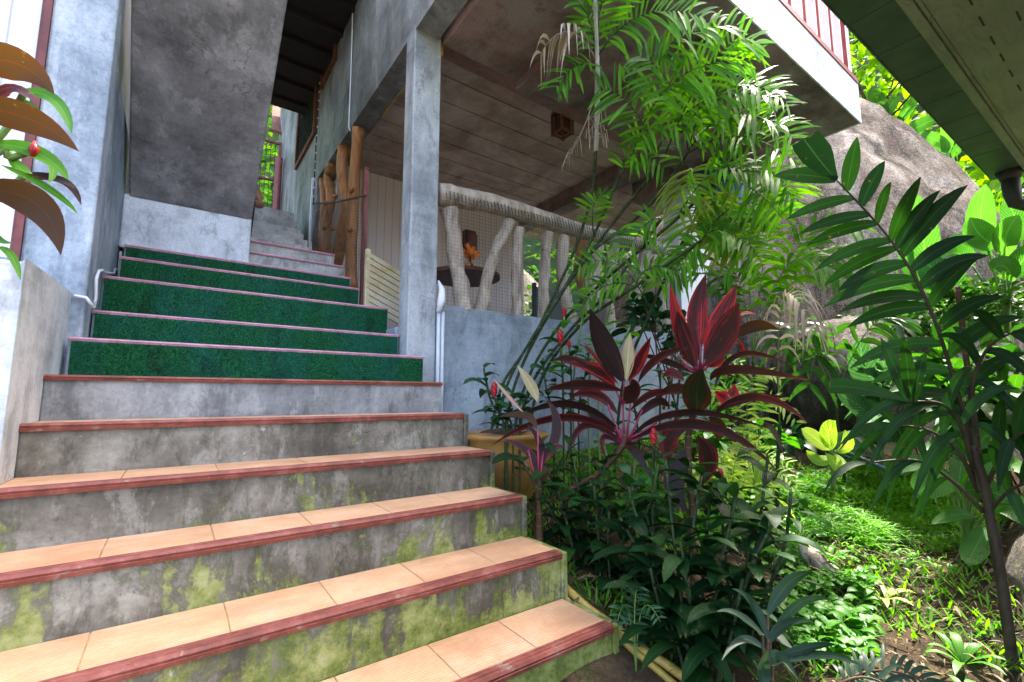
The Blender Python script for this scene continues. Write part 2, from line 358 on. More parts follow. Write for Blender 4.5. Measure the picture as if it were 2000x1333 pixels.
M['gutter'] = plain('grey_downpipe', (.05, .053, .053), .6, .2)
M['terracotta'] = plain('ochre_glazed_pot', (.32, .165, .042), .38, .3, 8)
M['brick'] = plain('brown_pot', (.22, .10, .05), .7, .3)
M['soil'] = plain('potting_soil', (.05, .032, .02), .95, .6, 40, bump=1.0)
M['crumb'] = plain('soil_crumbs', (.20, .13, .075), .95, .6, 30)
M['hose'] = plain('yellow_hose', (.42, .29, .055), .45, .3, 30)
M['greenpipe'] = plain('dark_teal_pipe', (.015, .06, .06), .4, .3)
M['blue'] = plain('blue_barrel', (.02, .07, .16), .4, .25)
M['skin'] = plain('skin', (.36, .18, .11), .5, .12, 20)
M['cloth_black'] = plain('black_cloth', (.012, .012, .014), .9, .3, 30)
M['hair'] = plain('black_hair', (.01, .008, .007), .5, .3, 60)
def groundmat():
    k = NT('garden_soil'); a = k.noise(1.6, 8, .68, None, .5); b = k.noise(28, 6, .75); g = k.noise(4.0, 7, .7, k.vec((1, 1, 1), (5, 2, 3)))
    c = k.ramp(a, [(.38, (.020, .013, .008)), (.5, (.075, .046, .025)), (.63, (.19, .12, .06))])
    c = k.mix(k.ramp(b, [(.3, .75), (.6, 0.0)]), c, (.03, .02, .012))
    c = k.mix(k.ramp(b, [(.62, 0.0), (.74, .7)]), c, (.36, .25, .14))
    c = k.mix(k.ramp(g, [(.52, 0.0), (.64, .75)]), c, (.045, .085, .012))
    h = k.math('ADD', k.math('MULTIPLY', b, .7), a)
    return k.fin(c, .95, .2, k.bump(h, 1.0, .05))
M['ground'] = groundmat()
def rockmat(name, lo, mid, hi, sc=1.0):
    k = NT(name); a = k.noise(1.1 * sc, 9, .7, None, .4); b = k.noise(24, 6, .75); st = k.noise(1.0, 6, .65, k.vec((3.4 * sc, 3.4 * sc, .35 * sc)), .6)
    c = k.ramp(k.math('ADD', k.math('MULTIPLY', a, .5), k.math('MULTIPLY', st, .5)), [(.40, lo), (.5, mid), (.60, hi)])
    c = k.mix(k.ramp(k.noise(1.0, 7, .7, k.vec((2.4 * sc, 2.4 * sc, .22 * sc), (5, 3, 1)), .4), [(.52, 0.0), (.62, .75)]), c, tuple(x * .55 for x in lo))
    c = k.mix(k.ramp(b, [(.33, .7), (.5, 0.0)]), c, tuple(x * .4 for x in lo)); c = k.mix(k.ramp(b, [(.58, 0.0), (.7, .55)]), c, tuple(min(1, x * 1.4) for x in hi))
    c = k.mix(k.ramp(k.noise(2.6, 7, .7, k.vec((1, 1, 1), (7, 1, 5))), [(.56, 0.0), (.68, .6)]), c, (.10, .12, .03))
    c = k.mix(k.ramp(k.noise(1.5, 5, .6, k.vec((2, 2, .5), (2, 8, 5))), [(.58, 0.0), (.7, .5)]), c, (.30, .15, .12))
    vo = k.n('ShaderNodeTexVoronoi', feature='DISTANCE_TO_EDGE'); vo.inputs['Scale'].default_value = .55 * sc
    nz = k.n('ShaderNodeTexNoise'); nz.inputs['Scale'].default_value = 1.6; nz.inputs['Detail'].default_value = 8; nz.inputs['Roughness'].default_value = .65; k.t.links.new(k.pos, nz.inputs['Vector'])
    wv = k.n('ShaderNodeVectorMath', operation='ADD'); k.t.links.new(k.vec((1, 1, .6)), wv.inputs[0]); k.t.links.new(nz.outputs['Color'], wv.inputs[1]); k.t.links.new(wv.outputs[0], vo.inputs['Vector'])
    c = k.mix(k.ramp(vo.outputs['Distance'], [(.0, .85), (.02, .35), (.06, 0.0)]), c, tuple(x * .3 for x in lo))
    gr = k.noise(75, 3, .8); c = k.mix(k.ramp(gr, [(.36, .65), (.47, 0.0)]), c, tuple(x * .35 for x in lo)); c = k.mix(k.ramp(gr, [(.55, 0.0), (.66, .55)]), c, tuple(min(1, x * 1.35) for x in hi))
    h = k.math('ADD', k.math('MULTIPLY', b, .5), a)
    return k.fin(c, .85, .3, k.bump(h, 1.0, .16))
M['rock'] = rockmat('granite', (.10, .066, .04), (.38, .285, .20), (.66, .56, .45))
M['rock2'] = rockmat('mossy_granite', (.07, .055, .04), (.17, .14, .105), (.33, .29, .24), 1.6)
M['hill'] = plain('hill_undergrowth', (.018, .045, .006), .9, .5, 3)
# leaves
M['palm'] = leafmat('palm_leaflet', (.032, .12, .008), (.14, .35, .02), .48, .38, spec=.4, tsat=1.9)
M['palm_y'] = leafmat('yellowing_leaflet', (.09, .19, .018), (.19, .24, .03), .4, .4)
M['palm_dead'] = leafmat('withered_leaflet', (.30, .22, .14), (.62, .54, .44), .2, .6)
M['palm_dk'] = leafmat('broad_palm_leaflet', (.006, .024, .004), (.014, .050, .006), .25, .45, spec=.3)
M['cord'] = leafmat('red_cordyline', (.022, .011, .008), (.042, .016, .012), .28, .33, edge=(.20, .018, .028), ehot=.0, midrib=(.07, .012, .02), spec=.45, tsat=1.6)
M['cord_hot'] = leafmat('bright_cordyline', (.05, .012, .010), (.10, .018, .016), .42, .33, edge=(.55, .035, .035), ehot=.06, midrib=(.22, .02, .04), spec=.45, tsat=2.0)
M['cord_br'] = leafmat('bronze_cordyline', (.045, .026, .010), (.075, .038, .016), .30, .5, edge=(.075, .024, .010), ehot=-.02, midrib=(.12, .035, .02), tsat=1.5)
M['cord_dk'] = leafmat('dark_green_cordyline', (.012, .020, .007), (.022, .030, .010), .22, .35, edge=(.16, .02, .02), ehot=-.05, spec=.45)
M['cord_pale'] = leafmat('fading_cordyline', (.35, .30, .14), (.55, .48, .28), .3, .4, edge=(.40, .12, .14))
M['petiole'] = plain('magenta_petiole', (.20, .010, .04), .35, .3, 20)
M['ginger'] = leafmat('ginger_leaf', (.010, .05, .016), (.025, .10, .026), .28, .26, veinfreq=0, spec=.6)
M['ginger_dk'] = leafmat('shade_darkened_ginger_leaf', (.004, .020, .006), (.015, .060, .010), .22, .42, spec=.22)  # ginger green darkened so the bed's shade sits in the leaf colour
M['ginger_md'] = leafmat('mid_green_leaf', (.022, .085, .010), (.055, .16, .018), .4, .35)
M['ginger_lt'] = leafmat('light_ginger_leaf', (.05, .19, .02), (.11, .30, .03), .45, .33)
M['cone'] = plain('red_ginger_cone', (.42, .012, .02), .35, .35, 50)
M['big'] = leafmat('broad_tropical_leaf', (.035, .125, .02), (.09, .24, .035), .42, .35, vein=.35, veinfreq=110.0)
M['big_dk'] = leafmat('quilted_dark_leaf', (.03, .10, .03), (.07, .18, .055), .3, .30, vein=.5, veinfreq=70.0)
M['lime'] = leafmat('lime_leaf', (.20, .38, .035), (.42, .55, .13), .45, .4, vein=.3, veinfreq=60.0)
M['fern'] = leafmat('fern', (.06, .20, .02), (.13, .34, .03), .45, .4)
M['hedge'] = leafmat('small_dark_leaf', (.02, .075, .012), (.06, .16, .02), .35, .35)
M['hillleaf'] = leafmat('hillside_leaf', (.09, .24, .015), (.26, .46, .04), .45, .45)
M['grass'] = leafmat('grass_blade', (.07, .24, .012), (.20, .45, .03), .45, .4)
M['litter'] = leafmat('dry_leaf', (.05, .03, .014), (.21, .15, .075), .1, .8)
M['darkstrap'] = leafmat('blue_green_strap', (.010, .028, .014), (.025, .055, .026), .2, .36, spec=.4)
M['stemgreen'] = barkmat('green_cane', (.010, .02, .007), (.035, .055, .018), ring=70)
M['stembrown'] = barkmat('brown_cane', (.03, .017, .009), (.10, .055, .026), ring=110)
M['stemdark'] = barkmat('dark_palm_stem', (.02, .014, .009), (.075, .055, .035), stretch=(9, 9, 5))
M['stemgrey'] = barkmat('grey_palm_sheath', (.20, .20, .16), (.50, .49, .42))
M['stemlight'] = plain('light_green_stalk', (.14, .24, .05), .5, .3)
M['twig'] = barkmat('grey_branch', (.14, .11, .08), (.34, .28, .2))

# ------------------------------------------------------------------ the ground, the hillside
def gz(x, y):
    """height of the garden floor"""
    yy = max(-6, min(y, 4.2)); xx = max(1.4, min(x, 7))
    z = -.98 + .27 * (min(yy, 2.6) - 1) + .10 * max(0, yy - 2.6) + .035 * (xx - 1.4)
    if x < -.3: z += .12 * min(1, (-.3 - x) * 2)
    b = math.exp(-((x - 3.9) ** 2 / .9 + (y - .32) ** 2 / .10)) * .42 + math.exp(-((x - 4.9) ** 2 / 1.2 + (y - .25) ** 2 / .12)) * .4   # the bank by the right-hand house
    n = mnoise.noise(V((x * 1.3, y * 1.3, 2))) * .05 + mnoise.noise(V((x * 4.5, y * 4.5, 7))) * .022
    far = max(0, max(abs(x), abs(y)) - 12)
    return z + b * (1 if far == 0 else 0) + n * (1 if far < 1 else 0) - min(far * .1, 1.0)
mb = MB()
def axis(lo, hi, a, b, st):
    r_ = [lo, lo * .5, lo * .25]; x = a
    r_ = [q for q in r_ if q < a - 1]
    while x <= b + 1e-6: r_.append(x); x += st
    return r_ + [q for q in (hi * .25, hi * .5, hi) if q > b + 1]
xs = axis(-90, 90, -3.0, 8.4, .085); ys = axis(-90, 90, -2.0, 5.2, .085)
for y in ys:
    for x in xs: mb.v.append((x, y, gz(x, y)))
nx = len(xs)
for j in range(len(ys) - 1):
    for i in range(nx - 1):
        a = j * nx + i; mb.f.append((a, a + 1, a + 1 + nx, a + nx)); mb.m.append(0); mb.r.append(.5); mb.uv.append([(0, 0)] * 4)
tag(mb.build('ground', M['ground'], smooth=True), kind='structure')

def hz(x, y):
    d = max(0, (x - 9.6) * 1.15 + max(0, y - 5) * .35 - max(0, -1.5 - y) * .3); e = max(0, y - 12.2)
    return -1.2 + min(d * 1.25, 30) + min(e * 2.4, 22) + mnoise.noise(V((x * .4, y * .4, 3))) * .5
mb = MB(); xs = [-14 + i * 1.0 for i in range(56)]; ys = [-10 + i * 1.0 for i in range(46)]; nx = len(xs)
for y in ys:
    for x in xs: mb.v.append((x, y, hz(x, y)))
for j in range(len(ys) - 1):
    for i in range(nx - 1):
        a = j * nx + i
        if max(mb.v[q][2] for q in (a, a + 1, a + nx, a + nx + 1)) < -.6: continue
        mb.f.append((a, a + 1, a + 1 + nx, a + nx)); mb.m.append(0); mb.r.append(.5); mb.uv.append([(0, 0)] * 4)
tag(mb.build('hillside', M['hill'], smooth=True), kind='structure')

# ------------------------------------------------------------------ the staircase
XR = 1.342
def sy(k): return 1.218 + .2712 * (k - 1)
def szz(k): return -.82 + .181 * (k - 1)
ST = []   # nosing y, tread z, left x, right x, kind
for k in range(-3, 7): ST.append((sy(k), szz(k), -.95 if k <= 4 else -.424, XR, 'tile' if k <= 5 else 'pink'))
ST += [(2.845, .266, -.405, XR, 'turf'), (3.115, .435, -.365, 1.27, 'turf'), (3.36, .668, -.37, 1.28, 'turf'), (3.615, .850, -.33, 1.135, 'turf'),
       (3.88, .995, -.335, 1.14, 'turf'), (4.15, 1.16, .392, 1.15, 'pinkgrey'), (4.42, 1.335, .392, 1.14, 'pinkgrey')]
for (px, py, yy) in ((607, 480, 4.7), (602, 467, 5.0), (594, 455, 5.3), (589, 446, 5.6), (583, 431, 5.95), (575, 414, 6.3)):
    p = at(px, py, Y=yy); ST.append((yy, p.z, .392, p.x, 'grey'))
stairs = thing('staircase', (.4, 1.2, -1.3), 'long outdoor concrete staircase with peach tiled treads, red nosings and green turf on its risers', 'staircase')
for i, (y, z, x0, x1, kd) in enumerate(ST):
    zb = ST[i - 1][1] if i else z - .18
    yn = ST[i + 1][0] if i + 1 < len(ST) else y + 2.6
    body = MB(); th = .014
    yb = yn + .012
    # riser block: front face a little behind the nosing, down to the tread below
    body.box((x0, y + .012, min(zb - .25, z - .35)), (x1, yb, z - th))
    if kd in ('tile',): body.box((x1, y + .004, zb - .3), (x1 + .03, yb - .01, z - .004))     # rendered edge strip at the garden end
    if i == len(ST) - 1: pass
    st = body.build('step', M['cement_step'] if kd == 'tile' else M['cement_riser'] if kd == 'pink' else M['upper_step'] if 'grey' in kd else M['cement_low'], stairs, bevel=.006)
    if kd == 'tile':
        t = MB(); gr = [-.74 + .295 * q + (.02 if i % 2 else 0) + rnd.uniform(-.01, .01) for q in range(0, 8)]
        ed = [x0] + [g for g in gr if x0 + .08 < g < x1 - .05] + [x1]
        for a, b in zip(ed[:-1], ed[1:]): t.box((a + .0018, y + .050, z - th - .002), (b - .0018, yb - .004, z), 0, rnd.random())
        t.build('tread_tiles', M['tile'], st, bevel=.0018)
        g = MB(); g.box((x0 + .002, y + .04, z - th - .001), (x1 - .002, yb - .002, z - .0035)); g.build('grout', M['grout'], st)
    if kd != 'grey':
        n = MB(); hgt = (.026 if kd == 'tile' else .020) if kd in ('tile', 'pink') else .016
        xa = x0 if kd != 'tile' or i > 7 else x0
        y0 = y; prof = [(y0 + .002, z - hgt), (y0, z - hgt * .55), (y0 + .003, z - hgt * .5), (y0 + .0005, z - .006), (y0 + .006, z + .002), (y0 + .015, z + .0025), (y0 + .017, z - .001), (y0 + .021, z - .001), (y0 + .023, z + .0025),
                        (y0 + .032, z + .0025), (y0 + .034, z - .001), (y0 + .038, z - .001), (y0 + .040, z + .002), (y0 + .049, z + .001), (y0 + .049, z - th), (y0 + .012, z - th - .001), (y0 + .012, z - hgt)]
        n.prism([(a, b) for a, b in prof], 'x', x0 + (.03 if k == 5 else 0), x1 - .002)
        n.build('nosing', M['nosing'] if kd in ('tile', 'pink') else M['nosing_pink'], st)
    if kd == 'turf':
        c = MB(); xl, xr = x0 + .012, x1 - .012; zt = z - .016; zl = zb + .002
        c.box((xl, y + .001, zl), (xr, y + .0115, zt))
        for _ in range(int(11000 * (xr - xl) * (zt - zl) / .25)):
            x = rnd.uniform(xl, xr); zz = rnd.uniform(zl, zt); l = rnd.uniform(.006, .013); dx = rnd.gauss(0, .004); dz = rnd.gauss(.001, .005); w_ = .0011
            c.quad([(x - w_, y + .001, zz), (x + w_, y + .001, zz), (x + dx, y - l, zz + dz)], 0, [(0, 0), (1, 0), (.5, 1)], rnd.random())
        c.build('turf_riser', M['turf'], st)

# parapet to the left of the stairs
par = thing('parapet_wall', (-.9, 2.6, -.4), 'pale worn concrete parapet at the left edge of the stairs with a ledge across its front', 'wall')
m = MB()
m.prism([(2.135, .44), (3.0, .475), (3.0, -.9), (2.135, -.9)], 'x', -.425, -1.9); m.build('wall_body', M['cement_parapet'], par, bevel=.012)
m = MB(); m.box((-.60, 2.06, -1.0), (-1.95, 2.1355, .125)); m.build('ledge', M['cement_parapet'], par, bevel=.012)

# ------------------------------------------------------------------ the house on the left
lh = thing('plastered_house', (-1.5, 4.5, -.5), 'blue-grey plastered house corner with white siding at the far left of the stairs', 'house')
m = MB(); XW = -.372
p1 = at(222, 165, X=XW); p2 = at(258, 312, X=XW)
# front wall with the window-high white panel left of it
xt = at(94, 75, Y=2.95).x; zt_ = at(60, 500, Y=2.95).z
m.box((xt, 2.95, -.9), (XW, 3.15, 5.2)); m.box((-3.4, 2.95, -.9), (xt, 3.15, .62))
m.build('front_wall', M['cement'], lh, bevel=.012)
m = MB(); m.prism([(3.148, -.9), (3.148, p1.z + .12), (p2.y, p2.z), (5.6, p2.z - .55), (5.6, -.9)], 'x', XW, XW - .18); m.build('side_wall', M['cement'], lh, bevel=.006)
m = MB(); m.box((XW - .03, 3.15, .9), (XW - .12, 5.6, 5.2)); m.build('side_panel', M['white_panel_y'], lh)
m = MB(); m.box((-3.4, 2.985, .622), (xt - .01, 3.08, 5.2)); m.build('siding_panel', M['white_panel'], lh)
m = MB(); m.box((xt + .002, 2.938, .6), (xt - .022, 2.984, 5.2)); m.box((xt - .024, 2.955, .6), (xt - .035, 2.984, 5.2)); m.build('window_trim', M['maroon'], lh)

# ------------------------------------------------------------------ underside of the upper flight
uf = thing('concrete_stair_flight', (.05, 3.95, 1.0), 'sloping dark grey underside of an upper concrete flight resting on a pale block', 'stairs')
a0, a1 = at(562, 0, X=.392), at(493, 430, Y=3.955)
slope = (a0.z - a1.z) / (a0.y - a1.y)
zf = a1.z
m = MB()
def slab(mb, x0, x1, y0, y1, dz0, dz1):
    f = lambda y, d: zf + slope * (y - 3.955) + d
    mb.hexa([(x0, y0, f(y0, dz0)), (x1, y0, f(y0, dz0)), (x1, y1, f(y1, dz0)), (x0, y1, f(y1, dz0)), (x0, y0, f(y0, dz1)), (x1, y0, f(y0, dz1)), (x1, y1, f(y1, dz1)), (x0, y1, f(y1, dz1))])
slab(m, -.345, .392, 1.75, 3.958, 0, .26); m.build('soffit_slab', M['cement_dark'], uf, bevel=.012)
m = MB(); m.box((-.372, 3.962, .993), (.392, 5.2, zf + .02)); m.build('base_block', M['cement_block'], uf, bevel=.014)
m = MB()
for q in range(8):
    y = 3.9 - q * .27; z = zf + slope * (y - .27 - 3.955) + .262
    m.box((-.33, y - .27, z), (.385, y, z + .15))
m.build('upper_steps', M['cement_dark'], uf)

# ------------------------------------------------------------------ the veranda house
vh = thing('veranda_house', (1.4, 3.0, -.5), 'grey cement house with an open veranda, square pillar and balcony above', 'house')
XP0, XP1, YP = 1.28, 1.50, 3.0
ZB = 2.76                                   # underside of the beams
m = MB(); m.box((XP0, YP, -.4), (XP1, YP + .17, ZB + .03)); m.build('pillar', M['cement_pillar'], vh, bevel=.010)
m = MB(); m.prism([(1.5, ZB), (5.98, ZB), (5.98, .9), (9.4, .9), (9.4, 6.2), (1.5, 6.2)], 'x', XP0 + .002, XP0 + .19); m.build('upper_wall', M['cement_wall'], vh, bevel=.008)
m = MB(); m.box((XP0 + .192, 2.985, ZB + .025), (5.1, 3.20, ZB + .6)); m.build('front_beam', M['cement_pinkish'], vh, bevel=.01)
ZC = 2.92
m = MB(); yy = 3.2
while yy < 6.3:
    m.box((XP0 + .19, yy + .006, ZC), (6.2, yy + .321, ZC + .05)); m.box((XP0 + .19, yy - .012, ZC + .03), (6.2, yy + .006, ZC + .05), 1); yy += .333
m.build('ceiling', [M['ceiling'], M['dark_eave']], vh)
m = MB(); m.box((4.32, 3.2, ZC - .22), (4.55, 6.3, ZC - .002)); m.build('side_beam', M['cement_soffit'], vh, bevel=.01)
m = MB(); m.box((XP0 + .19, 5.75, .4), (at(1022, 480, Y=5.75).x, 5.9, ZC - .002)); m.build('back_wall', M['interior'], vh)
m = MB(); m.box((at(1325, 450, Y=3.2).x, 3.2, .43), (at(1385, 450, Y=3.2).x, 3.4, ZC - .23)); m.build('white_side_wall', M['white_panel_y'], vh)
m = MB(); m.box((XP1 + .002, 2.99, -.75), (5.4, 3.14, .665)); m.box((XP0 - .02, 3.17, .2), (XP0 + .14, 3.36, .50)); m.build('low_wall', M['cement_low'], vh, bevel=.008)
m = MB(); m.box((XP1, 3.14, -.7), (5.4, 5.75, .42)); m.box((XP0 + .02, 3.36, -.3), (XP1, 5.75, .40)); m.build('veranda_floor', M['cement_low'], vh)
# balcony
ZS = 2.61; YF = 1.40; XE = 5.15
m = MB()
m.box((1.50, YF, ZS), (XE, YF + .30, 3.0)); m.box((XE - .30, YF + .30, ZS), (XE, 3.9, 3.0)); m.box((1.5, YF + .30, ZS + .10), (XE - .3, 2.98, 3.0))
for xx in (2.2, 3.05, 3.85): m.box((xx, YF + .3, ZS + .02), (xx + .16, 2.98, ZS + .101))
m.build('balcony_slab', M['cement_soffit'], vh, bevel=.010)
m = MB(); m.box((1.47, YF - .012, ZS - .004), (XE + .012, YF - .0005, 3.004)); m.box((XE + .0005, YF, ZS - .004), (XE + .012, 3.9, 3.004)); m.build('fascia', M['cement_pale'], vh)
m = MB(); m.box((1.5, YF - .022, 3.006), (XE - .0, YF + .10, 3.05)); m.box((1.5, YF + .02, 3.86), (XE, YF + .1, 3.93)); m.box((XE - .09, YF + .1, 3.005), (XE - .01, 3.9, 3.05)); m.box((XE - .09, YF + .1, 3.86), (XE - .01, 3.9, 3.93))
rl = m.build('balcony_railing', M['rail_red'], vh)
x = XE - .10; q = 0
while x > 1.6:
    m = MB()
    if q == 0: m.box((x, YF + .022, 3.052), (x + .09, YF + .098, 3.858), 1); m.quad([(x, YF + .0195, 3.052), (x + .09, YF + .0195, 3.052), (x + .09, YF + .0195, 3.858), (x, YF + .0195, 3.858)], 0)  # pale sheet in front: light on the red corner post painted in
    elif q % 2: m.box((x, YF + .02, 3.052), (x + .022, YF + .088, 3.858), 0); m.box((x + .0221, YF + .02, 3.052), (x + .03, YF + .088, 3.858), 1)
    else: m.box((x, YF + .04, 3.052), (x + .03, YF + .068, 3.858), 1); m.box((x, YF + .032, 3.052), (x + .03, YF + .0399, 3.858), 0)  # pale front strip: bright light on red paint put into colour
    m.build('baluster', [M['rail_pale'], M['rail_red']], rl); x -= .145; q += 1
y = YF + .4
while y < 3.8:
    m = MB(); m.box((XE - .08, y, 3.052), (XE - .03, y + .07, 3.858)); m.build('baluster', M['rail_red'], rl); y += .24
# window with dark louvres high in the side wall, eave over the passage
xo = XP0 - .035
qa, qb = at(658, 118, X=XP0), at(630, 176, X=XP0)
wy0, wy1, wz0, wz1 = qa.y, qb.y, (qa.z + qb.z) / 2, 5.6
def window(y0, y1, z0, gap, mat):
    m = MB(); m.box((xo, y0, z0), (XP0 + .001, y1, z0 + .06)); m.box((xo, y0, z0 + .061), (XP0 + .001, y0 + .06, wz1)); m.box((xo, y1 - .06, z0 + .061), (XP0 + .001, y1, wz1)); f = m.build('window', M['wood'], vh)
    m = MB(); z = z0 + .08
    while z < wz1: m.hexa([(xo + .005, y0 + .061, z), (xo + .005, y1 - .061, z), (xo + .03, y1 - .061, z + .05), (xo + .03, y0 + .061, z + .05), (xo + .008, y0 + .061, z - .004), (xo + .008, y1 - .061, z - .004), (xo + .034, y1 - .061, z + .046), (xo + .034, y0 + .061, z + .046)]); z += gap
    m.build('louvre', M['black'], f)
window(wy0, wy1, wz0, .05, 0)
qc = at(586, 214, X=XP0); window(wy1 + .25, max(qc.y, wy1 + 1.2), 3.45, .07, 0)
ye = at(538, 207, Z=4.15).y; print('eave end', ye)
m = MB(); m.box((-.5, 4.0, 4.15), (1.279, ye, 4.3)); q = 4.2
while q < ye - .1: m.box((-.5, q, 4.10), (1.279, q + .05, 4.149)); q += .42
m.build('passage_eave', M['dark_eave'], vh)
m = MB(); yq = 8.6; m.tube([(1.2, yq, .9), (1.2, yq, 4.149)], .06, 10); m.build('drain_pipe', M['maroon'], vh, smooth=True)

# small structures at the end of the passage
sh = thing('outbuilding', (1.0, 10.0, 2.5), 'small green-grey outbuilding with a brown lean-to roof at the end of the passage', 'shed')
p = at(560, 300, Y=10.2)
m = MB(); m.box((p.x - .06, 9.6, 2.0), (1.62, 10.4, 5.2)); m.build('wall', M['cement_wall'], sh)
q0, q1 = at(524, 272, Y=9.4), at(566, 222, Y=9.6)
m = MB(); m.hexa([(q0.x, 9.1, q0.z), (q1.x, 9.1, q0.z), (q1.x, 9.6, q1.z), (q0.x + .06, 9.6, q1.z), (q0.x, 9.1, q0.z + .05), (q1.x, 9.1, q0.z + .05), (q1.x, 9.6, q1.z + .05), (q0.x + .06, 9.6, q1.z + .05)]); m.build('roof', M['wood'], sh)
gt = thing('metal_gate', at(530, 405, Y=8.8), 'dark red metal gate at the top of the passage steps', 'gate')
m = MB(); a, b, c, d_ = at(518, 405, Y=8.8), at(543, 405, Y=8.8), at(543, 278, Y=8.8), at(518, 278, Y=8.8)
m.box((b.x - .04, 8.78, b.z - .3), (b.x, 8.84, c.z)); m.box((a.x - .5, 8.785, c.z - .04), (b.x - .04, 8.835, c.z)); zm = at(530, 350, Y=8.8).z
m.box((a.x - .5, 8.785, zm - .03), (b.x - .04, 8.835, zm)); m.box((a.x - .5, 8.78, b.z - .3), (a.x - .46, 8.84, c.z)); m.build('frame', M['maroon'], gt)
m = MB(); x = a.x - .46
while x < b.x - .05: m.tube([(x, 8.81, b.z - .3), (x, 8.81, c.z - .04)], .006, 5); x += .07
m.build('bars', M['black'], gt)

# ------------------------------------------------------------------ roof overhang of the house to the right
rh = thing('eave_of_house', (3.2, 0, -1.0), 'dark green eave with tiled edge and vented soffit at the upper right', 'house eave')
EZ = 1.60
e0, e1 = at(1610, 0, Z=EZ), at(1938, 352, Z=EZ); ex = (e1 - e0); ex.z = 0; ex.normalize(); ey = V((ex.y, -ex.x, 0))   # ey: inward, away from the stairs
E0 = V((e0.x - .75, e0.y - .75 * ex.y / ex.x, EZ)); EL = (e1 - E0).length + .02
def ep(u, v_, z): return E0 + ex * u + ey * v_ + V((0, 0, z))
def ebox(mb, u0, u1, v0, v1, z0, z1, mat=0): mb.hexa([ep(u0, v0, z0), ep(u1, v0, z0), ep(u1, v1, z0), ep(u0, v1, z0), ep(u0, v0, z1), ep(u1, v0, z1), ep(u1, v1, z1), ep(u0, v1, z1)], mat)
m = MB(); u = 0
while u < EL - .01:
    u2 = min(u + .33, EL); ebox(m, u, u2 - .006, .0, .165, 0 + (u * 7 % .003), .03)
    m.hexa([ep(u, -.012, .004), ep(u2 - .008, -.012, .004), ep(u2 - .008, -.002, .004), ep(u, -.002, .004), ep(u, -.012, .13), ep(u2 - .008, -.012, .13), ep(u2 - .008, -.002, .13), ep(u, -.002, .13)]); u = u2
m.build('eave_tiles', M['eave_green'], rh, bevel=.004)
m = MB(); ebox(m, 0, EL - .02, .166, .205, -.018, .03); ebox(m, 0, EL - .02, .207, .222, -.008, .03); m.build('batten', M['soffit'], rh, bevel=.004)
m = MB(); ebox(m, 0, EL - .02, .224, 1.7, -.004, .03)
v_ = .33; row = 0
while v_ < 1.6:
    u = (.09 if row % 2 else 0) + .05
    while u < EL - .1: ebox(m, u, u + .085, v_, v_ + .007, -.0055, -.0035, 1); u += .19
    v_ += .095; row += 1
m.build('soffit_boards', [M['soffit'], M['black']], rh)
m = MB(); m.hexa([ep(-.0, -.02, .135), ep(EL, -.02, .135), ep(EL, 4.2, 1.6), ep(0, 4.2, 1.6), ep(0, -.02, .16), ep(EL, -.02, .16), ep(EL, 4.2, 1.63), ep(0, 4.2, 1.63)]); m.build('roof', M['eave_green'], rh)
m = MB(); ebox(m, .3, EL - .3, 1.70, 1.9, -3.2, .03); ebox(m, EL - .3, EL - .1, 1.7, 4.0, -3.2, .03); m.build('house_wall', M['cement_wall'], rh)
dp = [ep(EL - .10, .10, .0), ep(EL - .10, .10, -.16), ep(EL - .10, .11, -.235), ep(EL - .06, .16, -.265), ep(EL + .05, .36, -.255), ep(EL + .0, .8, -.27), ep(EL - .05, 1.68, -.3)]
m = MB(); m.tube(dp, [.05, .05, .045, .042, .04, .04, .04], 12); m.tube([ep(EL - .10, .10, -.0), ep(EL - .10, .10, -.06)], [.075, .052], 12); m.build('downpipe', M['gutter'], rh, smooth=True)

# ------------------------------------------------------------------ log posts, net, old gate post, slatted panel
def log(mb, pts, rad, seed, n=12, rough=.22, sub=4):
    P = [V(p) for p in pts]; out = []; rr = []
    for i in range(len(P) - 1):
        for s_ in range(sub):
            t = s_ / sub; p0 = P[max(i - 1, 0)]; p1 = P[i]; p2 = P[i + 1]; p3 = P[min(i + 2, len(P) - 1)]
            q = .5 * ((2 * p1) + (p2 - p0) * t + (2 * p0 - 5 * p1 + 4 * p2 - p3) * t * t + (3 * p1 - p0 - 3 * p2 + p3) * t ** 3)
            out.append(q); rr.append((rad[i] * (1 - t) + rad[i + 1] * t) * (1 + .10 * mnoise.noise(V((len(out) * .35, seed, 0)))))
    out.append(P[-1]); rr.append(rad[-1]); mb.tube(out, rr, n, 0, .5, True, rough, seed)
PX = 1.34
def lp(pts, name, label, wpx, seed, X):
    pp = [at(x, y, X=X) for x, y in pts]; pp[0].z -= .12
    t = thing(name, pp[0], label, 'log post', 'varnished log posts beside the upper steps')
    rad = [w_ / F_PX * p.length * .5 * .93 for w_, p in zip(wpx, pp)]
    m = MB(); log(m, pp, rad, seed); m.build('trunk', M['log_honey'], t, smooth=True)
    for (f, sx) in ((.35, 1), (.6, -1)):
        c = pp[0].lerp(pp[-1], f); c = V((c.x - rad[0] * .6, c.y - .01, c.z)); m = MB(); m.tube([c, c + V((-.035, -.03 * sx, .03))], [.028, .016], 8); m.build('knot', M['log_honey'], t, smooth=True)
lp([(688, 545), (686, 480), (690, 400), (694, 320), (700, 252)], 'log_post', 'tallest varnished log post, nearest the concrete pillar', [24, 23, 22, 20, 24], 1.1, PX)
lp([(652, 520), (668, 460), (676, 400), (668, 340), (672, 286)], 'log_post', 'bent varnished log post with a stubby fork, second from the pillar', [22, 24, 20, 20, 22], 2.7, PX)
lp([(637, 500), (636, 450), (646, 390), (640, 345), (652, 322)], 'log_post', 'short varnished log post flaring at its top, third from the pillar', [22, 20, 17, 16, 20], 4.2, PX)
lp([(627, 495), (630, 440), (632, 400), (631, 352)], 'log_post', 'shortest varnished log post, farthest from the pillar', [14, 14, 13, 15], 6.9, PX)
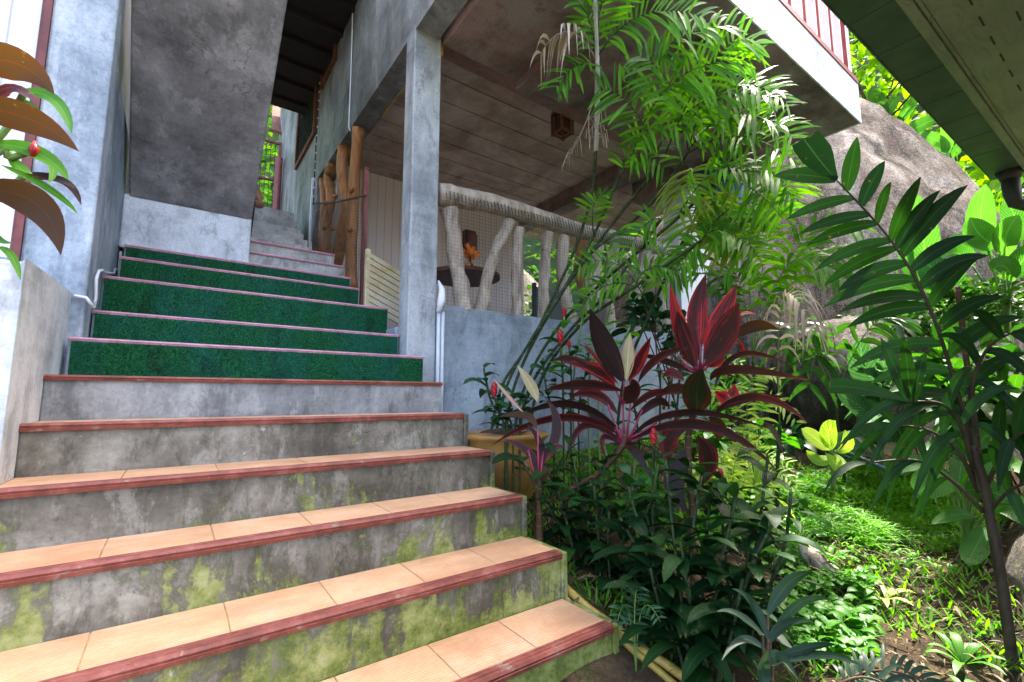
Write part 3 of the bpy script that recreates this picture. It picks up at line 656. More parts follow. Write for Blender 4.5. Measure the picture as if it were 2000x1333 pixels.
fn = thing('net_fence', at(650, 520, X=1.30), 'low black garden net stretched across the foot of the four log posts', 'net')
m = MB(); X = 1.262
A0, A1, B0, B1 = at(606, 470, X=X), at(606, 398, X=X), at(716, 560, X=X), at(716, 382, X=X)
for i in range(51):
    t = i / 50; a = A0.lerp(B0, t); b = A1.lerp(B1, t); m.tube([a, b], .0012, 3, cap=False)
for j in range(28):
    t = j / 27; m.tube([A0.lerp(A1, t), B0.lerp(B1, t)], .0012, 3, cap=False)
m.tube([A1, A1.lerp(B1, .5) + V((0, 0, -.03)), B1], .008, 5); m.build('netting', M['net'], fn)
m = MB(); m.box((X - .02, A0.y - .025, A0.z - .15), (X + .02, A0.y + .025, A1.z + .3)); m.build('post', M['white'], fn)
op = thing('gate_post', at(708, 590, X=1.285), 'thin peeling red metal post between the logs and the pillar', 'post')
a, b = at(708, 590, X=1.285), at(715, 333, X=1.285)
m = MB(); m.hexa([(1.265, a.y - .03, a.z - .1), (1.305, a.y - .03, a.z - .1), (1.305, a.y + .03, a.z - .1), (1.265, a.y + .03, a.z - .1), (1.265, b.y - .03, b.z), (1.305, b.y - .03, b.z), (1.305, b.y + .03, b.z), (1.265, b.y + .03, b.z)])
m.build('shaft', M['oldred'], op, bevel=.004); m = MB(); m.box((1.262, b.y - .035, b.z), (1.308, b.y + .035, b.z + .012)); m.build('cap', M['oldred'], op)
sp = thing('slatted_panel', at(745, 598, Y=3.75), 'cream slatted wooden panel with a sloping top behind the pillar', 'panel')
m = MB()
for i in range(9):
    f0, f1 = i / 9 + .012, (i + 1) / 9 - .012
    l0, l1 = at(716, 600, Y=3.62).lerp(at(716, 488, Y=3.62), f0), at(716, 600, Y=3.62).lerp(at(716, 488, Y=3.62), f1)
    r0, r1 = at(790, 640, Y=3.75).lerp(at(790, 533, Y=3.75), f0), at(790, 640, Y=3.75).lerp(at(790, 533, Y=3.75), f1)
    o = V((0, .02, 0)); m.hexa([l0, r0, r0 + o, l0 + o, l1, r1, r1 + o, l1 + o])
m.build('slats', M['slat'], sp, bevel=.002)
m = MB(); l0, l1 = at(716, 602, Y=3.64), at(716, 486, Y=3.64); m.box((l0.x - .02, 3.63, l0.z), (l0.x + .012, 3.67, l1.z)); m.build('stile', M['slat'], sp)

# ------------------------------------------------------------------ rustic log balustrade
YR = 3.065
lr = thing('log_railing', (3.2, YR, .66), 'rustic balustrade of grey weathered logs standing on the veranda wall', 'railing')
m = MB(); tops = [(855, 380), (905, 388), (960, 398), (1015, 414), (1070, 432), (1130, 450), (1200, 466), (1275, 483), (1345, 498)]
pp = [at(x, y, Y=YR) for x, y in tops]; log(m, pp, [.085, .088, .080, .078, .076, .07, .074, .07, .066], 3.3, 14, .16); m.build('top_rail', M['log_grey'], lr, smooth=True)
BAL = [((908, 612), (893, 520), (878, 408), 33), ((938, 612), (958, 520), (995, 432), 26), ((1012, 622), (1008, 540), (1014, 446), 22), ((1062, 628), (1063, 540), (1070, 456), 22),
       ((1118, 634), (1098, 540), (1100, 462), 24), ((1150, 645), (1158, 560), (1168, 480), 24), ((1192, 652), (1188, 560), (1200, 480), 22), ((1240, 660), (1243, 560), (1262, 492), 22), ((1300, 668), (1290, 580), (1296, 500), 22)]
for i, (a, b, c, w_) in enumerate(BAL):
    m = MB(); p = [at(*q, Y=YR) for q in (a, b, c)]; p[0].z = .64; r0 = w_ / F_PX * p[0].length * .5
    log(m, p, [r0 * 1.08, r0 * .9, r0 * 1.0], i * 1.7, 14, .34, 8); m.build('baluster', M['log_grey'], lr, smooth=True)
def net(mb, xa, xb, za, zb, y, sp, t=.0008):
    x = xa
    while x <= xb: mb.tube([(x, y, za(x)), (x + .004 * math.sin(x * 30), y, (za(x) + zb(x)) / 2), (x, y, zb(x))], t, 3, cap=False); x += sp
    k = 0; n = 32
    for j in range(n + 1):
        f = j / n; pts = []
        for i in range(9): x = xa + (xb - xa) * i / 8; pts.append((x, y + .001, za(x) * (1 - f) + zb(x) * f))
        mb.tube(pts, t, 3, cap=False)
m = MB(); rz = lambda x: 1.475 + (x - 1.55) * .02
net(m, 1.52, 4.4, lambda x: .67, lambda x: rz(x) + .06, YR - .10, .027)
x = 1.55
while x < 4.3:
    z = rz(x); m.tube([(x, YR - .098, z + .0), (x, YR - .092, z + .04), (x + .004, YR - .07, z + .10 + rnd.uniform(-.01, .01))], .0032, 4); x += .034
m.build('netting', M['net'], lr)

# ------------------------------------------------------------------ veranda fittings
lan = thing('hanging_lantern', at(1098, 213, Z=ZC), 'square red-brown wooden lantern hanging under the boarded ceiling', 'lantern')
p = lan.location; lx, ly = p.x, p.y
m = MB(); m.tube([(lx, ly, ZC), (lx, ly, ZC - .05)], .012, 6); m.box((lx - .035, ly - .035, ZC - .012), (lx + .035, ly + .035, ZC)); m.build('mount', M['wood'], lan)
m = MB(); s_ = .072; z0, z1 = ZC - .27, ZC - .05
for sx in (-1, 1):
    for s2 in (-1, 1): m.box((lx + sx * s_ - .011, ly + s2 * s_ - .011, z0 - .02), (lx + sx * s_ + .011, ly + s2 * s_ + .011, z1))
for z in (z0, z1):
    for sx in (-1, 1):
        m.box((lx + sx * s_ - .009, ly - s_ + .011, z - .012), (lx + sx * s_ + .009, ly + s_ - .011, z + .012)); m.box((lx - s_ + .011, ly + sx * s_ - .009, z - .012), (lx + s_ - .011, ly + sx * s_ + .009, z + .012))
m.box((lx - .078, ly - .078, z1 + .012), (lx + .078, ly + .078, z1 + .024)); m.build('frame', M['wood'], lan)
m = MB(); m.box((lx - .058, ly - .058, z0 + .013), (lx + .058, ly + .058, z1 - .013)); m.build('pane', M['lampglass'], lan)
m = MB(); m.tube([(lx, ly, z0 - .03), (lx, ly, z0 + .02)], [.008, .02], 6); m.build('finial', M['wood'], lan)
tb = thing('round_table', at(905, 600, Y=4.5), 'dark table with a red-brown rim behind the log balustrade', 'table')
tc = at(905, 545, Y=4.5); m = MB(); m.tube([tc, tc + V((0, 0, .04))], .42, 28); m.build('table_top', M['wood'], tb)
m = MB(); m.tube([(tc.x, tc.y, .42), (tc.x, tc.y, tc.z)], [.06, .05], 10); m.build('pedestal', M['black'], tb)
for q in range(4):
    m = MB(); a = q * 1.571 + .5; m.tube([(tc.x, tc.y, .55), (tc.x + .2 * math.cos(a), tc.y + .2 * math.sin(a), .5), (tc.x + .33 * math.cos(a), tc.y + .33 * math.sin(a), .43)], .022, 6); m.build('leg', M['black'], tb)
fl = thing('flower_vase', tc + V((.03, -.1, .04)), 'bunch of orange flowers in a dark vase on the veranda table', 'flowers')
fc = fl.location; m = MB(); m.tube([fc, fc + V((0, 0, .08)), fc + V((0, 0, .12))], [.035, .05, .03], 10); m.build('vase', M['wood'], fl)
m = MB()
for q in range(26):
    c = fc + V((rnd.gauss(0, .05), rnd.gauss(0, .05), .22 + rnd.gauss(0, .065)))
    for k in range(6):
        a = k * 1.05; d_ = V((math.cos(a), -.5, math.sin(a))); m.leaf(c, c + d_ * .018, c + d_ * .034, .024, (0, -1, .3), 2, 'ovate')
m.build('blossoms', M['orange'], fl)
m = MB(); m.tube([fc + V((0, 0, .1)), fc + V((0, 0, .22))], .012, 5); m.build('stems', M['stemgreen'], fl)
wl = thing('wall_lamp', at(915, 478, Y=5.72), 'small brown wooden wall lamp on the pinkish veranda wall', 'lamp')
p = wl.location; m = MB(); m.box((p.x - .09, 5.65, p.z - .2), (p.x + .09, 5.748, p.z + .2)); m.build('back_plate', M['wood'], wl, bevel=.01)
m = MB(); m.box((p.x - .06, 5.56, p.z - .12), (p.x + .06, 5.65, p.z + .12)); m.build('lamp_shade', M['oldred'], wl, bevel=.01)
mg = thing('white_mug', at(950, 600, Y=3.4), 'white mug standing behind the log balustrade', 'mug')
p = at(950, 586, Y=3.35); mg.location = (p.x, p.y, .42)
m = MB(); m.tube([(p.x, p.y, .42), (p.x, p.y, .60), (p.x, p.y, .601)], [.10, .10, .02], 10); m.build('stool', M['white'], mg)
m = MB(); m.tube([(p.x, p.y, p.z - .03), (p.x, p.y, p.z + .04)], .035, 12); m.tube([(p.x + .03, p.y, p.z - .015), (p.x + .055, p.y, p.z), (p.x + .03, p.y, p.z + .025)], .006, 6); m.build('cup', M['white'], mg)
mg['label'] = 'white stool carrying a white cup behind the second balustrade log'; mg['category'] = 'stool'; mg.name = 'stool'
gp = thing('glass_screen', at(1085, 640, Y=4.6), 'tinted glass screen at the rear of the veranda', 'screen')
a, b = at(1046, 560, Y=4.9), at(1150, 545, Y=4.9); m = MB(); m.box((a.x, 4.9, .42), (b.x + .3, 4.912, a.z)); m.build('pane', M['glass'], gp)
m = MB(); m.box((a.x - .04, 4.88, .42), (a.x - .001, 4.93, a.z + .05)); m.build('frame', M['gutter'], gp)
cl = thing('hanging_branch', at(1130, 480, Y=4.2), 'reddish driftwood branch behind the log balustrade', 'driftwood')
pp = [at(x, y, Y=4.2) for x, y in ((1138, 575), (1130, 530), (1136, 480), (1128, 440))]; m = MB(); log(m, pp, [.02, .075, .06, .06], 5.5); m.build('branch', M['log_honey'], cl, smooth=True)
bl = thing('blue_barrel', at(1410, 430, Y=3.2), 'dark blue plastic barrel behind the palm fronds', 'barrel')
p = at(1412, 400, d=6.2); bl.location = (p.x, p.y, p.z - .5)
m = MB(); rr = [.25, .30, .31, .29, .31, .31, .29, .31, .30, .27]; m.tube([(p.x, p.y, p.z - .45 + .1 * i) for i in range(10)], rr, 24); m.build('barrel_body', M['blue'], bl, smooth=True)
m = MB(); m.tube([(p.x, p.y, p.z + .45), (p.x, p.y, p.z + .49)], [.28, .26], 24); m.build('lid', M['black'], bl)

# conduits, cords
cp = thing('conduit_pair', (1.55, 2.96, -.6), 'pair of white conduits running up the low wall beside the pillar', 'pipes')
for xx in (857, 865):
    m = MB(); p = at(xx, 610, Y=2.965); m.tube([(p.x, 2.965, -.6), (p.x, 2.965, p.z)], .0135, 10); m.build('pipe', M['greypipe'], cp, smooth=True)
m = MB(); p = at(861, 600, Y=2.955); m.tube([(p.x - .02, 2.95, p.z - .04), (p.x, 2.945, p.z + .05), (p.x + .01, 2.96, p.z + .13), (p.x, 3.0, p.z + .2)], [.018, .03, .022, .008], 8); m.build('tied_bag', M['white'], cp, smooth=True)
def cord(name, pts, rad, mat, label, cat='cord'):
    m = MB(); m.tube(pts, rad, 7); o = m.build(name, M[mat], smooth=True, org=pts[0]); return tag(o, label, cat)
xw = XW + .016
cord('cable', [at(145, 578, Y=2.93), at(168, 582, Y=2.93), at(183, 600, Y=2.93), at(187, 585, X=xw), at(188, 545, X=xw), at(193, 530, X=xw), at(200, 528, X=xw)] +
     [at(205, 533, X=xw), at(222, 535, X=xw), at(225, 526, X=xw), at(232, 530, X=xw), at(236, 492, X=xw)], .0075, 'white', 'white cable looping up the left wall beside the turf steps', 'cable')
xc = XP0 - .012
cord('cord', [at(690, -60, X=xc), at(688, 60, X=xc), at(685, 150, X=xc), at(681, 248, X=xc), at(684, 256, X=xc)], .006, 'white', 'thin white cord hanging down the grey upper wall above the log posts', 'cord')
cord('bead_string', [at(634, -40, X=xc), at(628, 80, X=xc), at(622, 200, X=xc), at(616, 300, X=xc), at(612, 400, X=xc)], .007, 'black', 'black string of fairy lights hanging down the upper wall', 'light string')
for py in range(10, 392, 17):
    m = MB(); p = at(634 - py * .056, py, X=xc - .008); m.tube([p - V((0, 0, .008)), p + V((0, 0, .008))], .009, 6); m.build('bulb', M['white'], bpy.data.objects['bead_string'])
m = MB(); a = at(866, 80, Y=3.19); m.box((1.505, 3.03, ZB - .09), (1.53, 3.08, ZB + .02)); tag(m.build('yellow_bracket', M['yellow'], org=(1.51, 3.05, ZB)), 'small yellow bracket at the top of the pillar', 'bracket')
a, b = at(718, 276, Y=4.1), at(752, 195, Y=3.45)
cord('yellow_strap', [V((1.478, 4.2, ZB - .01)), V((1.478, 3.9, ZB + .01)), V((1.478, 3.4, ZB + .02))], .012, 'yellow', 'yellow strap along the beam above the tallest log post', 'strap')
# hoses beside the stairs
def hose(name, pts, r, label):
    P = [V((x, y, gz(x, y) + r + dz)) for x, y, dz in pts]; m = MB(); log(m, P, [r] * len(P), 1, 10, 0.0, 6); tag(m.build(name, M['hose'], smooth=True, org=P[0]), label, 'hose', 'yellow hoses lying beside the stairs')
def hp(*pts):
    return [(at(x, y, Z=z).x, at(x, y, Z=z).y, .0) for x, y, z in pts]
hose('hose', hp((1060, 1060, -.66), (1110, 1118, -.74), (1150, 1165, -.80), (1200, 1215, -.86), (1260, 1280, -.93), (1330, 1350, -1.0)) + [(1.52, .55, 0), (1.75, -.1, 0)], .017, 'thicker yellow hose running down beside the stairs, on the garden side')
hose('hose', hp((1035, 1035, -.64), (1105, 1130, -.75), (1150, 1182, -.81), (1205, 1235, -.88), (1240, 1275, -.92), (1290, 1345, -1.0)) + [(1.44, .5, 0), (1.6, -.1, 0)], .012, 'thinner yellow hose running down hard against the stair edge')
# ------------------------------------------------------------------ rocks
def boulder(name, c, r, mat, label, cat='boulder', seed=0.0, amp=.18, nu=72, nv=48, freq=1.0):
    m = MB(); c = V(c)
    for j in range(nv + 1):
        ph = math.pi * j / nv
        for i in range(nu):
            th = 2 * math.pi * i / nu; d = V((math.sin(ph) * math.cos(th), math.sin(ph) * math.sin(th), math.cos(ph)))
            q = d * 1.4 * freq + V((seed, seed * 2, 0)); n = mnoise.noise(q) * .6 + mnoise.noise(q * 2.3) * .3 + mnoise.noise(q * 6) * .10 + mnoise.noise(q * 15) * .05 + mnoise.noise(q * 34) * .022
            ridge = (1 - abs(mnoise.noise(V((d.x * 5 * freq, d.y * 5 * freq, d.z * .9)) + V((seed, 0, 0))))) ** 4 * -.05
            k = 1 + amp * (n + ridge * 3); m.v.append((c.x + d.x * r[0] * k, c.y + d.y * r[1] * k, c.z + d.z * r[2] * k))
    for j in range(nv):
        for i in range(nu):
            a, b = j * nu + i, j * nu + (i + 1) % nu; m.f.append((a, b, b + nu, a + nu)); m.m.append(0); m.r.append(.5); m.uv.append([(0, 0)] * 4)
    return tag(m.build(name, M[mat], smooth=True, org=(c.x, c.y, c.z - r[2])), label, cat)
boulder('granite_boulder', (9.3, 3.9, .5), (2.7, 3.1, 5.0), 'rock', 'huge pale granite boulder rising behind the balcony corner', seed=2.0, amp=.13, nu=200, nv=140)
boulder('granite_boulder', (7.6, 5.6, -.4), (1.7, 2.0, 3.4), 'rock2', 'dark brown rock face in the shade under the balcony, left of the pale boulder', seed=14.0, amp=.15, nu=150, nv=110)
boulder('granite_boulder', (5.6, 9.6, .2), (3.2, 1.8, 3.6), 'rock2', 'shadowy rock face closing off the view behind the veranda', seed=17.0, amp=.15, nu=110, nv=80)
p = at(1660, 735, d=6.1); boulder('boulder', (p.x, p.y, p.z - .05), (.72, .74, .66), 'rock2', 'rounded brown boulder in the middle of the garden below the granite rock', seed=5.5, amp=.14)
p = at(1560, 890, d=6.3); boulder('boulder', (p.x, p.y, p.z + .05), (.5, .6, .22), 'rock2', 'low dark flat stone at the back edge of the grass', 'stone', seed=8.5, amp=.2)
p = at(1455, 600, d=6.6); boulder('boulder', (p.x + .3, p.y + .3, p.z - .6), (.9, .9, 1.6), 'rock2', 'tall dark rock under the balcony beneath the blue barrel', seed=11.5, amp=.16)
boulder('boulder', (3.75, .24, -.95), (1.0, .30, .46), 'rock2', 'low tan rock bank at the right edge behind the palm stem', 'rock', seed=3.3, amp=.2)

# ------------------------------------------------------------------ foliage builders
def P(x, y, d): return at(x, y, d=d)
FWD = ray(CX, CY).normalized()
def view(p): return (-V(p)).normalized()
def sm(pts, k=6):
    P_ = [V(p) for p in pts]; out = []
    for i in range(len(P_) - 1):
        for s_ in range(k):
            t = s_ / k; p0 = P_[max(i - 1, 0)]; p1 = P_[i]; p2 = P_[i + 1]; p3 = P_[min(i + 2, len(P_) - 1)]
            out.append(.5 * ((2 * p1) + (p2 - p0) * t + (2 * p0 - 5 * p1 + 4 * p2 - p3) * t * t + (3 * p1 - p0 - 3 * p2 + p3) * t ** 3))
    return out + [P_[-1]]
def rvec(s=1.0): return V((rnd.gauss(0, s), rnd.gauss(0, s), rnd.gauss(0, s)))
def pleaf(mb, b, mi, t, wpx, roll=0.0, prof='lance', n=8, fold=.2, mat=0, up=.35, r=None, wave=0.0):
    """leaf through three points given by direction and distance; it faces roughly back along the view and upwards, rolled about its length"""
    b, mi, t = P(*b), P(*mi), P(*t); wd = wpx / F_PX * mi.dot(FWD)
    tg = (t - b).normalized(); nr = (view(mi) + V((0, 0, up))).normalized(); nr = Matrix.Rotation(R(roll), 3, tg) @ nr
    mb.leaf(b, mi, t, wd, nr, n, prof, fold, mat, r, wave)
def frond(parent, base, mid, tip, n, ll, lw, mats, nrm=None, droop=.35, t0=.16, prof='palm', term=False, spread=.8, name='frond', rad=.005, jit=.12, taper=True, nseg=5):
    base, mid, tip = V(base), V(mid), V(tip); ctl = mid * 2 - (base + tip) * .5; m = MB()
    B = lambda t: base.lerp(ctl, t).lerp(ctl.lerp(tip, t), t)
    m.tube([B(i / 10) for i in range(11)], [rad * (1 - .75 * i / 10) for i in range(11)], 5, 1)
    for i in range(n):
        t = t0 + (1 - t0) * (i + .5) / n; p = B(t); tg = (B(min(1, t + .02)) - B(t - .02)).normalized()
        up = V(nrm) if nrm is not None else V((0, 0, 1)); sd_ = tg.cross(up)
        if sd_.length < .05: sd_ = tg.orthogonal()
        sd_.normalize(); up = sd_.cross(tg).normalized()
        L = ll * (math.sin(math.pi * (.16 + .72 * (t - t0) / (1 - t0))) ** .7 if taper else 1.0)
        for s_ in (-1, 1):
            if rnd.random() < .04: continue
            fw = spread * (.5 + .75 * t); dr = (sd_ * s_ + tg * fw + up * .12 + rvec(jit)).normalized(); l = L * rnd.uniform(.86, 1.1)
            dz = V((0, 0, -1)) * l * droop * rnd.uniform(.6, 1.5)
            q = p + tg * rnd.uniform(-.3, .3) * (1 - t0) * (tip - base).length / n
            m.leaf(q, q + dr * l * .54 + dz * .10, q + dr * l * .95 + dz * .85, lw * rnd.uniform(.85, 1.15), (up + rvec(.15)), nseg, prof, .14)
    return m.build(name, mats, parent, smooth=True)

# ------------------------------------------------------------------ bamboo palm leaning across the veranda
bp = thing('bamboo_palm', P(1005, 760, 3.25), 'tall clumping palm with thin dark canes and feathery fronds leaning in front of the veranda', 'palm')
bp.location.z = gz(bp.location.x, bp.location.y)
def root(p, dx=0.0): return V((p.x + dx, p.y, gz(p.x, p.y) - .05))
CANES = [[(985, 770, 3.2), (1040, 660, 3.2), (1120, 540, 3.2), (1210, 420, 3.22), (1290, 320, 3.25)], [(1000, 770, 3.22), (1058, 640, 3.2), (1150, 500, 3.2), (1250, 420, 3.2), (1345, 300, 3.25)],
         [(1020, 770, 3.25), (1090, 640, 3.2), (1190, 540, 3.15), (1320, 430, 3.1), (1405, 350, 3.1)], [(1000, 770, 3.3), (1062, 620, 3.3), (1122, 490, 3.3), (1155, 380, 3.3), (1164, 292, 3.3)],
         [(1050, 760, 3.2), (1130, 640, 3.1), (1240, 560, 3.0), (1370, 470, 3.0)], [(1215, 760, 3.2), (1270, 610, 3.2), (1330, 480, 3.2), (1375, 395, 3.2)], [(975, 770, 3.2), (1022, 690, 3.2), (1095, 575, 3.2), (1160, 460, 3.25), (1215, 330, 3.3)],
         [(1030, 770, 3.15), (1110, 650, 3.1), (1175, 585, 3.1), (1240, 500, 3.1), (1290, 430, 3.1)]]
for cpts in CANES:
    pp = [P(*q) for q in cpts]; pp = [root(pp[0], -.12)] + pp; m = MB(); m.tube(sm(pp), .0105, 7); m.build('cane', M['stemgreen'], bp, smooth=True)
m = MB(); m.tube(sm([P(1164, 296, 3.3), P(1166, 230, 3.3), P(1167, 130, 3.3), P(1163, 20, 3.3), P(1160, -60, 3.3)]), [.014] * 6 + [.017] * 6 + [.012] * 13, 8); m.build('sheath', M['stemgrey'], bp, smooth=True)
m = MB()
for q in range(20):
    a = rnd.uniform(0, 6.28); b = P(1163 + rnd.uniform(-5, 5), 270 + rnd.uniform(-45, 10), 3.3); o = V((math.cos(a), math.sin(a), 0)) * rnd.uniform(.03, .09)
    m.tube([b, b + o + V((0, 0, .02)), b + o * 1.15 + V((0, 0, -rnd.uniform(.02, .08)))], .0032, 4)
m.build('old_flower_stalks', M['palm_dead'], bp)
PM = [M['palm'], M['stemgreen']]; PY = [M['palm_y'], M['stemlight']]; PD = [M['palm_dead'], M['palm_dead']]
FR = [((1166, 120, 3.3), (1150, 40, 3.3), (1108, -40, 3.25), 12, .27, 0, .3), ((1168, 110, 3.3), (1255, 30, 3.3), (1375, 35, 3.3), 20, .30, 0, .8), ((1166, 130, 3.3), (1125, 130, 3.25), (1085, 172, 3.2), 10, .22, 0, .5),
      ((1190, 200, 3.3), (1310, 85, 3.3), (1445, 50, 3.35), 20, .30, 0, .7), ((1170, 90, 3.3), (1175, 10, 3.3), (1215, -60, 3.3), 12, .26, 0, .4), ((1250, 260, 3.25), (1330, 150, 3.2), (1470, 120, 3.2), 20, .28, 0, .5),
      ((1280, 300, 3.25), (1370, 200, 3.2), (1500, 190, 3.1), 20, .28, 0, .45), ((1330, 320, 3.2), (1430, 225, 3.1), (1565, 285, 3.0), 20, .28, 0, .45), ((1300, 310, 3.2), (1380, 235, 3.05), (1500, 290, 3.0), 20, .25, 0, .9),
      ((1290, 320, 3.25), (1235, 210, 3.2), (1170, 175, 3.2), 16, .25, 0, .35), ((1345, 300, 3.25), (1310, 170, 3.2), (1250, 110, 3.2), 16, .27, 0, .4), ((1405, 350, 3.1), (1470, 370, 3.0), (1530, 430, 2.95), 16, .22, 0, .5),
      ((1375, 395, 3.2), (1430, 430, 3.1), (1490, 520, 3.05), 16, .22, 0, .6), ((1345, 330, 3.2), (1350, 350, 3.1), (1325, 420, 3.05), 14, .26, 1, 1.0), ((1210, 350, 3.3), (1240, 300, 3.25), (1300, 330, 3.2), 14, .24, 0, .6),
      ((1400, 360, 3.1), (1440, 280, 3.05), (1530, 245, 3.0), 16, .24, 0, .4), ((1290, 430, 3.1), (1340, 390, 3.05), (1400, 420, 3.0), 15, .24, 0, .7), ((1370, 470, 3.0), (1410, 450, 3.0), (1475, 490, 2.95), 15, .22, 0, .6),
      ((1370, 470, 3.0), (1340, 500, 3.0), (1290, 560, 3.0), 15, .22, 0, .8), ((1290, 430, 3.1), (1260, 440, 3.1), (1215, 510, 3.1), 13, .22, 0, .8), ((1165, 470, 3.2), (1130, 400, 3.15), (1095, 385, 3.1), 13, .15, 0, .5),
      ((1160, 460, 3.2), (1160, 400, 3.2), (1185, 380, 3.2), 10, .17, 0, .4), ((1375, 395, 3.2), (1350, 440, 3.15), (1370, 540, 3.1), 15, .22, 0, .7), ((1240, 560, 3.0), (1280, 520, 3.0), (1345, 545, 3.0), 13, .2, 0, .7),
      ((1345, 310, 3.25), (1395, 130, 3.3), (1455, 75, 3.35), 16, .24, 0, .4), ((1230, 330, 3.3), (1270, 250, 3.25), (1370, 260, 3.2), 18, .27, 0, .8), ((1320, 430, 3.1), (1390, 340, 3.0), (1460, 340, 2.95), 16, .25, 0, .8),
      ((1190, 130, 3.3), (1270, 120, 3.2), (1330, 190, 3.15), 16, .28, 0, .9), ((1370, 470, 3.0), (1440, 400, 3.1), (1510, 420, 3.1), 16, .22, 0, .5), ((1405, 350, 3.1), (1400, 430, 3.1), (1440, 500, 3.05), 15, .22, 1, .8),
      ((1280, 330, 3.25), (1330, 250, 3.2), (1420, 300, 3.1), 18, .27, 0, .9), ((1345, 300, 3.2), (1390, 200, 3.2), (1480, 230, 3.15), 18, .27, 0, .7)]
FR += [((1330, 260, 3.2), (1430, 170, 3.15), (1540, 205, 3.1), 18, .26, 0, .5), ((1345, 300, 3.2), (1450, 268, 3.1), (1570, 330, 3.0), 18, .26, 0, .5), ((1405, 350, 3.1), (1490, 330, 3.05), (1560, 395, 3.0), 16, .24, 0, .5), ((1300, 300, 3.2), (1400, 110, 3.25), (1485, 90, 3.3), 17, .26, 0, .5), ((1270, 610, 3.2), (1210, 520, 3.15), (1130, 520, 3.1), 14, .2, 0, .6), ((1240, 560, 3.0), (1180, 560, 3.0), (1130, 610, 3.0), 12, .18, 0, .6)]
for (b, mi, t, n, ll, yl, dr) in [f for i, f in enumerate(FR) if i not in (8, 16, 20, 24, 27, 30)]:
    b, mi, t = P(*b), P(*mi), P(*t); nr = (V((0, 0, 1)) + view(mi) * 1.0 + rvec(.18)).normalized(); dr *= .42
    frond(bp, b, mi, t, n + 1, ll * 1.0, .020, PY if yl else PM, nr, dr * .75 + .04, .12, 'lens', spread=.45, jit=.15, nseg=6)
frond(bp, P(1166, 120, 3.3), P(1110, 62, 3.25), P(1054, 108, 3.2), 11, .19, .020, PD, (V((0, 0, 1)) + view(P(1100, 90, 3.2)) * .2), 1.6, .25, spread=.3, name='withered_frond')
frond(bp, P(1160, 190, 3.3), P(1140, 250, 3.25), P(1105, 320, 3.2), 6, .09, .006, PD, None, 1.2, .6, name='withered_frond')

# smaller feather palms behind, in front of the rock
def small_palm(base, h, fr, label, seed, mat='palm', ll=.22, lw=.024, nm='feather_palm', grp=None):
    rnd.seed(seed); t = thing(nm, base, label, 'palm', grp); b = V(base); top = b + V((rnd.uniform(-.05, .05), rnd.uniform(-.05, .05), h))
    m = MB(); m.tube(sm([b - V((0, 0, .05)), b.lerp(top, .5) + V((.03, .02, 0)), top]), .012, 6); m.build('stem', M['stemgreen'], t, smooth=True)
    for (mi, ti, n, dr) in fr:
        mi, ti = P(*mi), P(*ti); frond(t, top, mi, ti, n, ll, lw, [M[mat], M['stemlight']], (V((0, 0, 1)) + view(mi) * .8 + rvec(.1)), dr, .2)
pb = P(1480, 720, 4.3); pb.z = gz(pb.x, pb.y)
small_palm(pb, .95, [((1560, 480, 4.3), (1680, 450, 4.3), 20, .25), ((1540, 520, 4.2), (1660, 560, 4.1), 20, .5), ((1500, 450, 4.3), (1520, 420, 4.3), 16, .3), ((1440, 540, 4.2), (1400, 570, 4.1), 16, .5), ((1580, 520, 4.3), (1720, 520, 4.3), 18, .6), ((1450, 480, 4.2), (1400, 470, 4.2), 16, .4)],
           'bright feathery palm in front of the dark rock, right of the leaning palm', 21, ll=.27, lw=.032)
pb = P(1500, 760, 3.4); pb.z = gz(pb.x, pb.y)
small_palm(pb, .62, [((1530, 590, 3.3), (1590, 650, 3.2), 16, 1.2)], 'brown withered palm frond drooping on a thin stem right of the red cordyline', 22, 'palm_dead', .2, .02)
pb = P(1640, 790, 4.6); pb.z = gz(pb.x, pb.y)
small_palm(pb, .75, [((1560, 650, 4.5), (1520, 690, 4.4), 7, .6), ((1620, 640, 4.5), (1560, 700, 4.3), 7, .6), ((1700, 640, 4.4), (1760, 640, 4.4), 8, .4), ((1600, 690, 4.3), (1580, 770, 4.2), 6, .5)],
           'small broad-leaved palm in front of the rounded boulder', 23, 'ginger_md', .30, .05)

# ------------------------------------------------------------------ dark broad-leaved palm at the right edge, under the eave
fp = thing('broad_leaf_palm', (2.68, .40, gz(2.68, .40)), 'dark silhouetted palm with broad drooping leaflets at the right edge under the eave', 'palm')
rnd.seed(5)
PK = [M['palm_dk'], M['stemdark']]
D = 2.55
m = MB(); m.tube(sm([V((2.70, .38, gz(2.7, .38) - .1)), P(1985, 1330, 2.9), P(1955, 1130, 2.75), P(1925, 960, 2.65), P(1900, 870, 2.6)]), [.023] * 8 + [.018] * 8 + [.014] * 9, 9); m.build('stem', M['stemdark'], fp, smooth=True)
m = MB(); m.tube(sm([P(1960, 1150, 2.76), P(1925, 980, 2.7), P(1895, 760, 2.8), P(1870, 560, 2.9)]), .011, 7); m.build('stem', M['stembrown'], fp, smooth=True)
def bigfrond(pts, LL, name='frond', wl=.060, dleaf=0.0):
    """leaflets listed one by one: (position on the rachis, tip direction, width factor)"""
    pp = sm([P(*q) for q in pts], 8); m = MB(); k = len(pp); m.tube(pp, [.009 * (1 - .7 * i / k) for i in range(k)], 6, 1)
    for (f, tx, ty, wf, bend) in LL:
        a = pp[min(k - 1, int(f * (k - 1)))]; d_ = a.length + dleaf + rnd.uniform(-.12, .12); t = P(tx, ty, d_); mi = a.lerp(t, .5) + V((0, 0, bend * (t - a).length))
        m.leaf(a, mi, t, wl * wf * rnd.uniform(.95, 1.08), (view(mi) + V((0, 0, .4)) + rvec(.12)), 8, 'lens' if wf < 1.5 else 'fish', .16)
    return m.build(name, PK, fp, smooth=True)
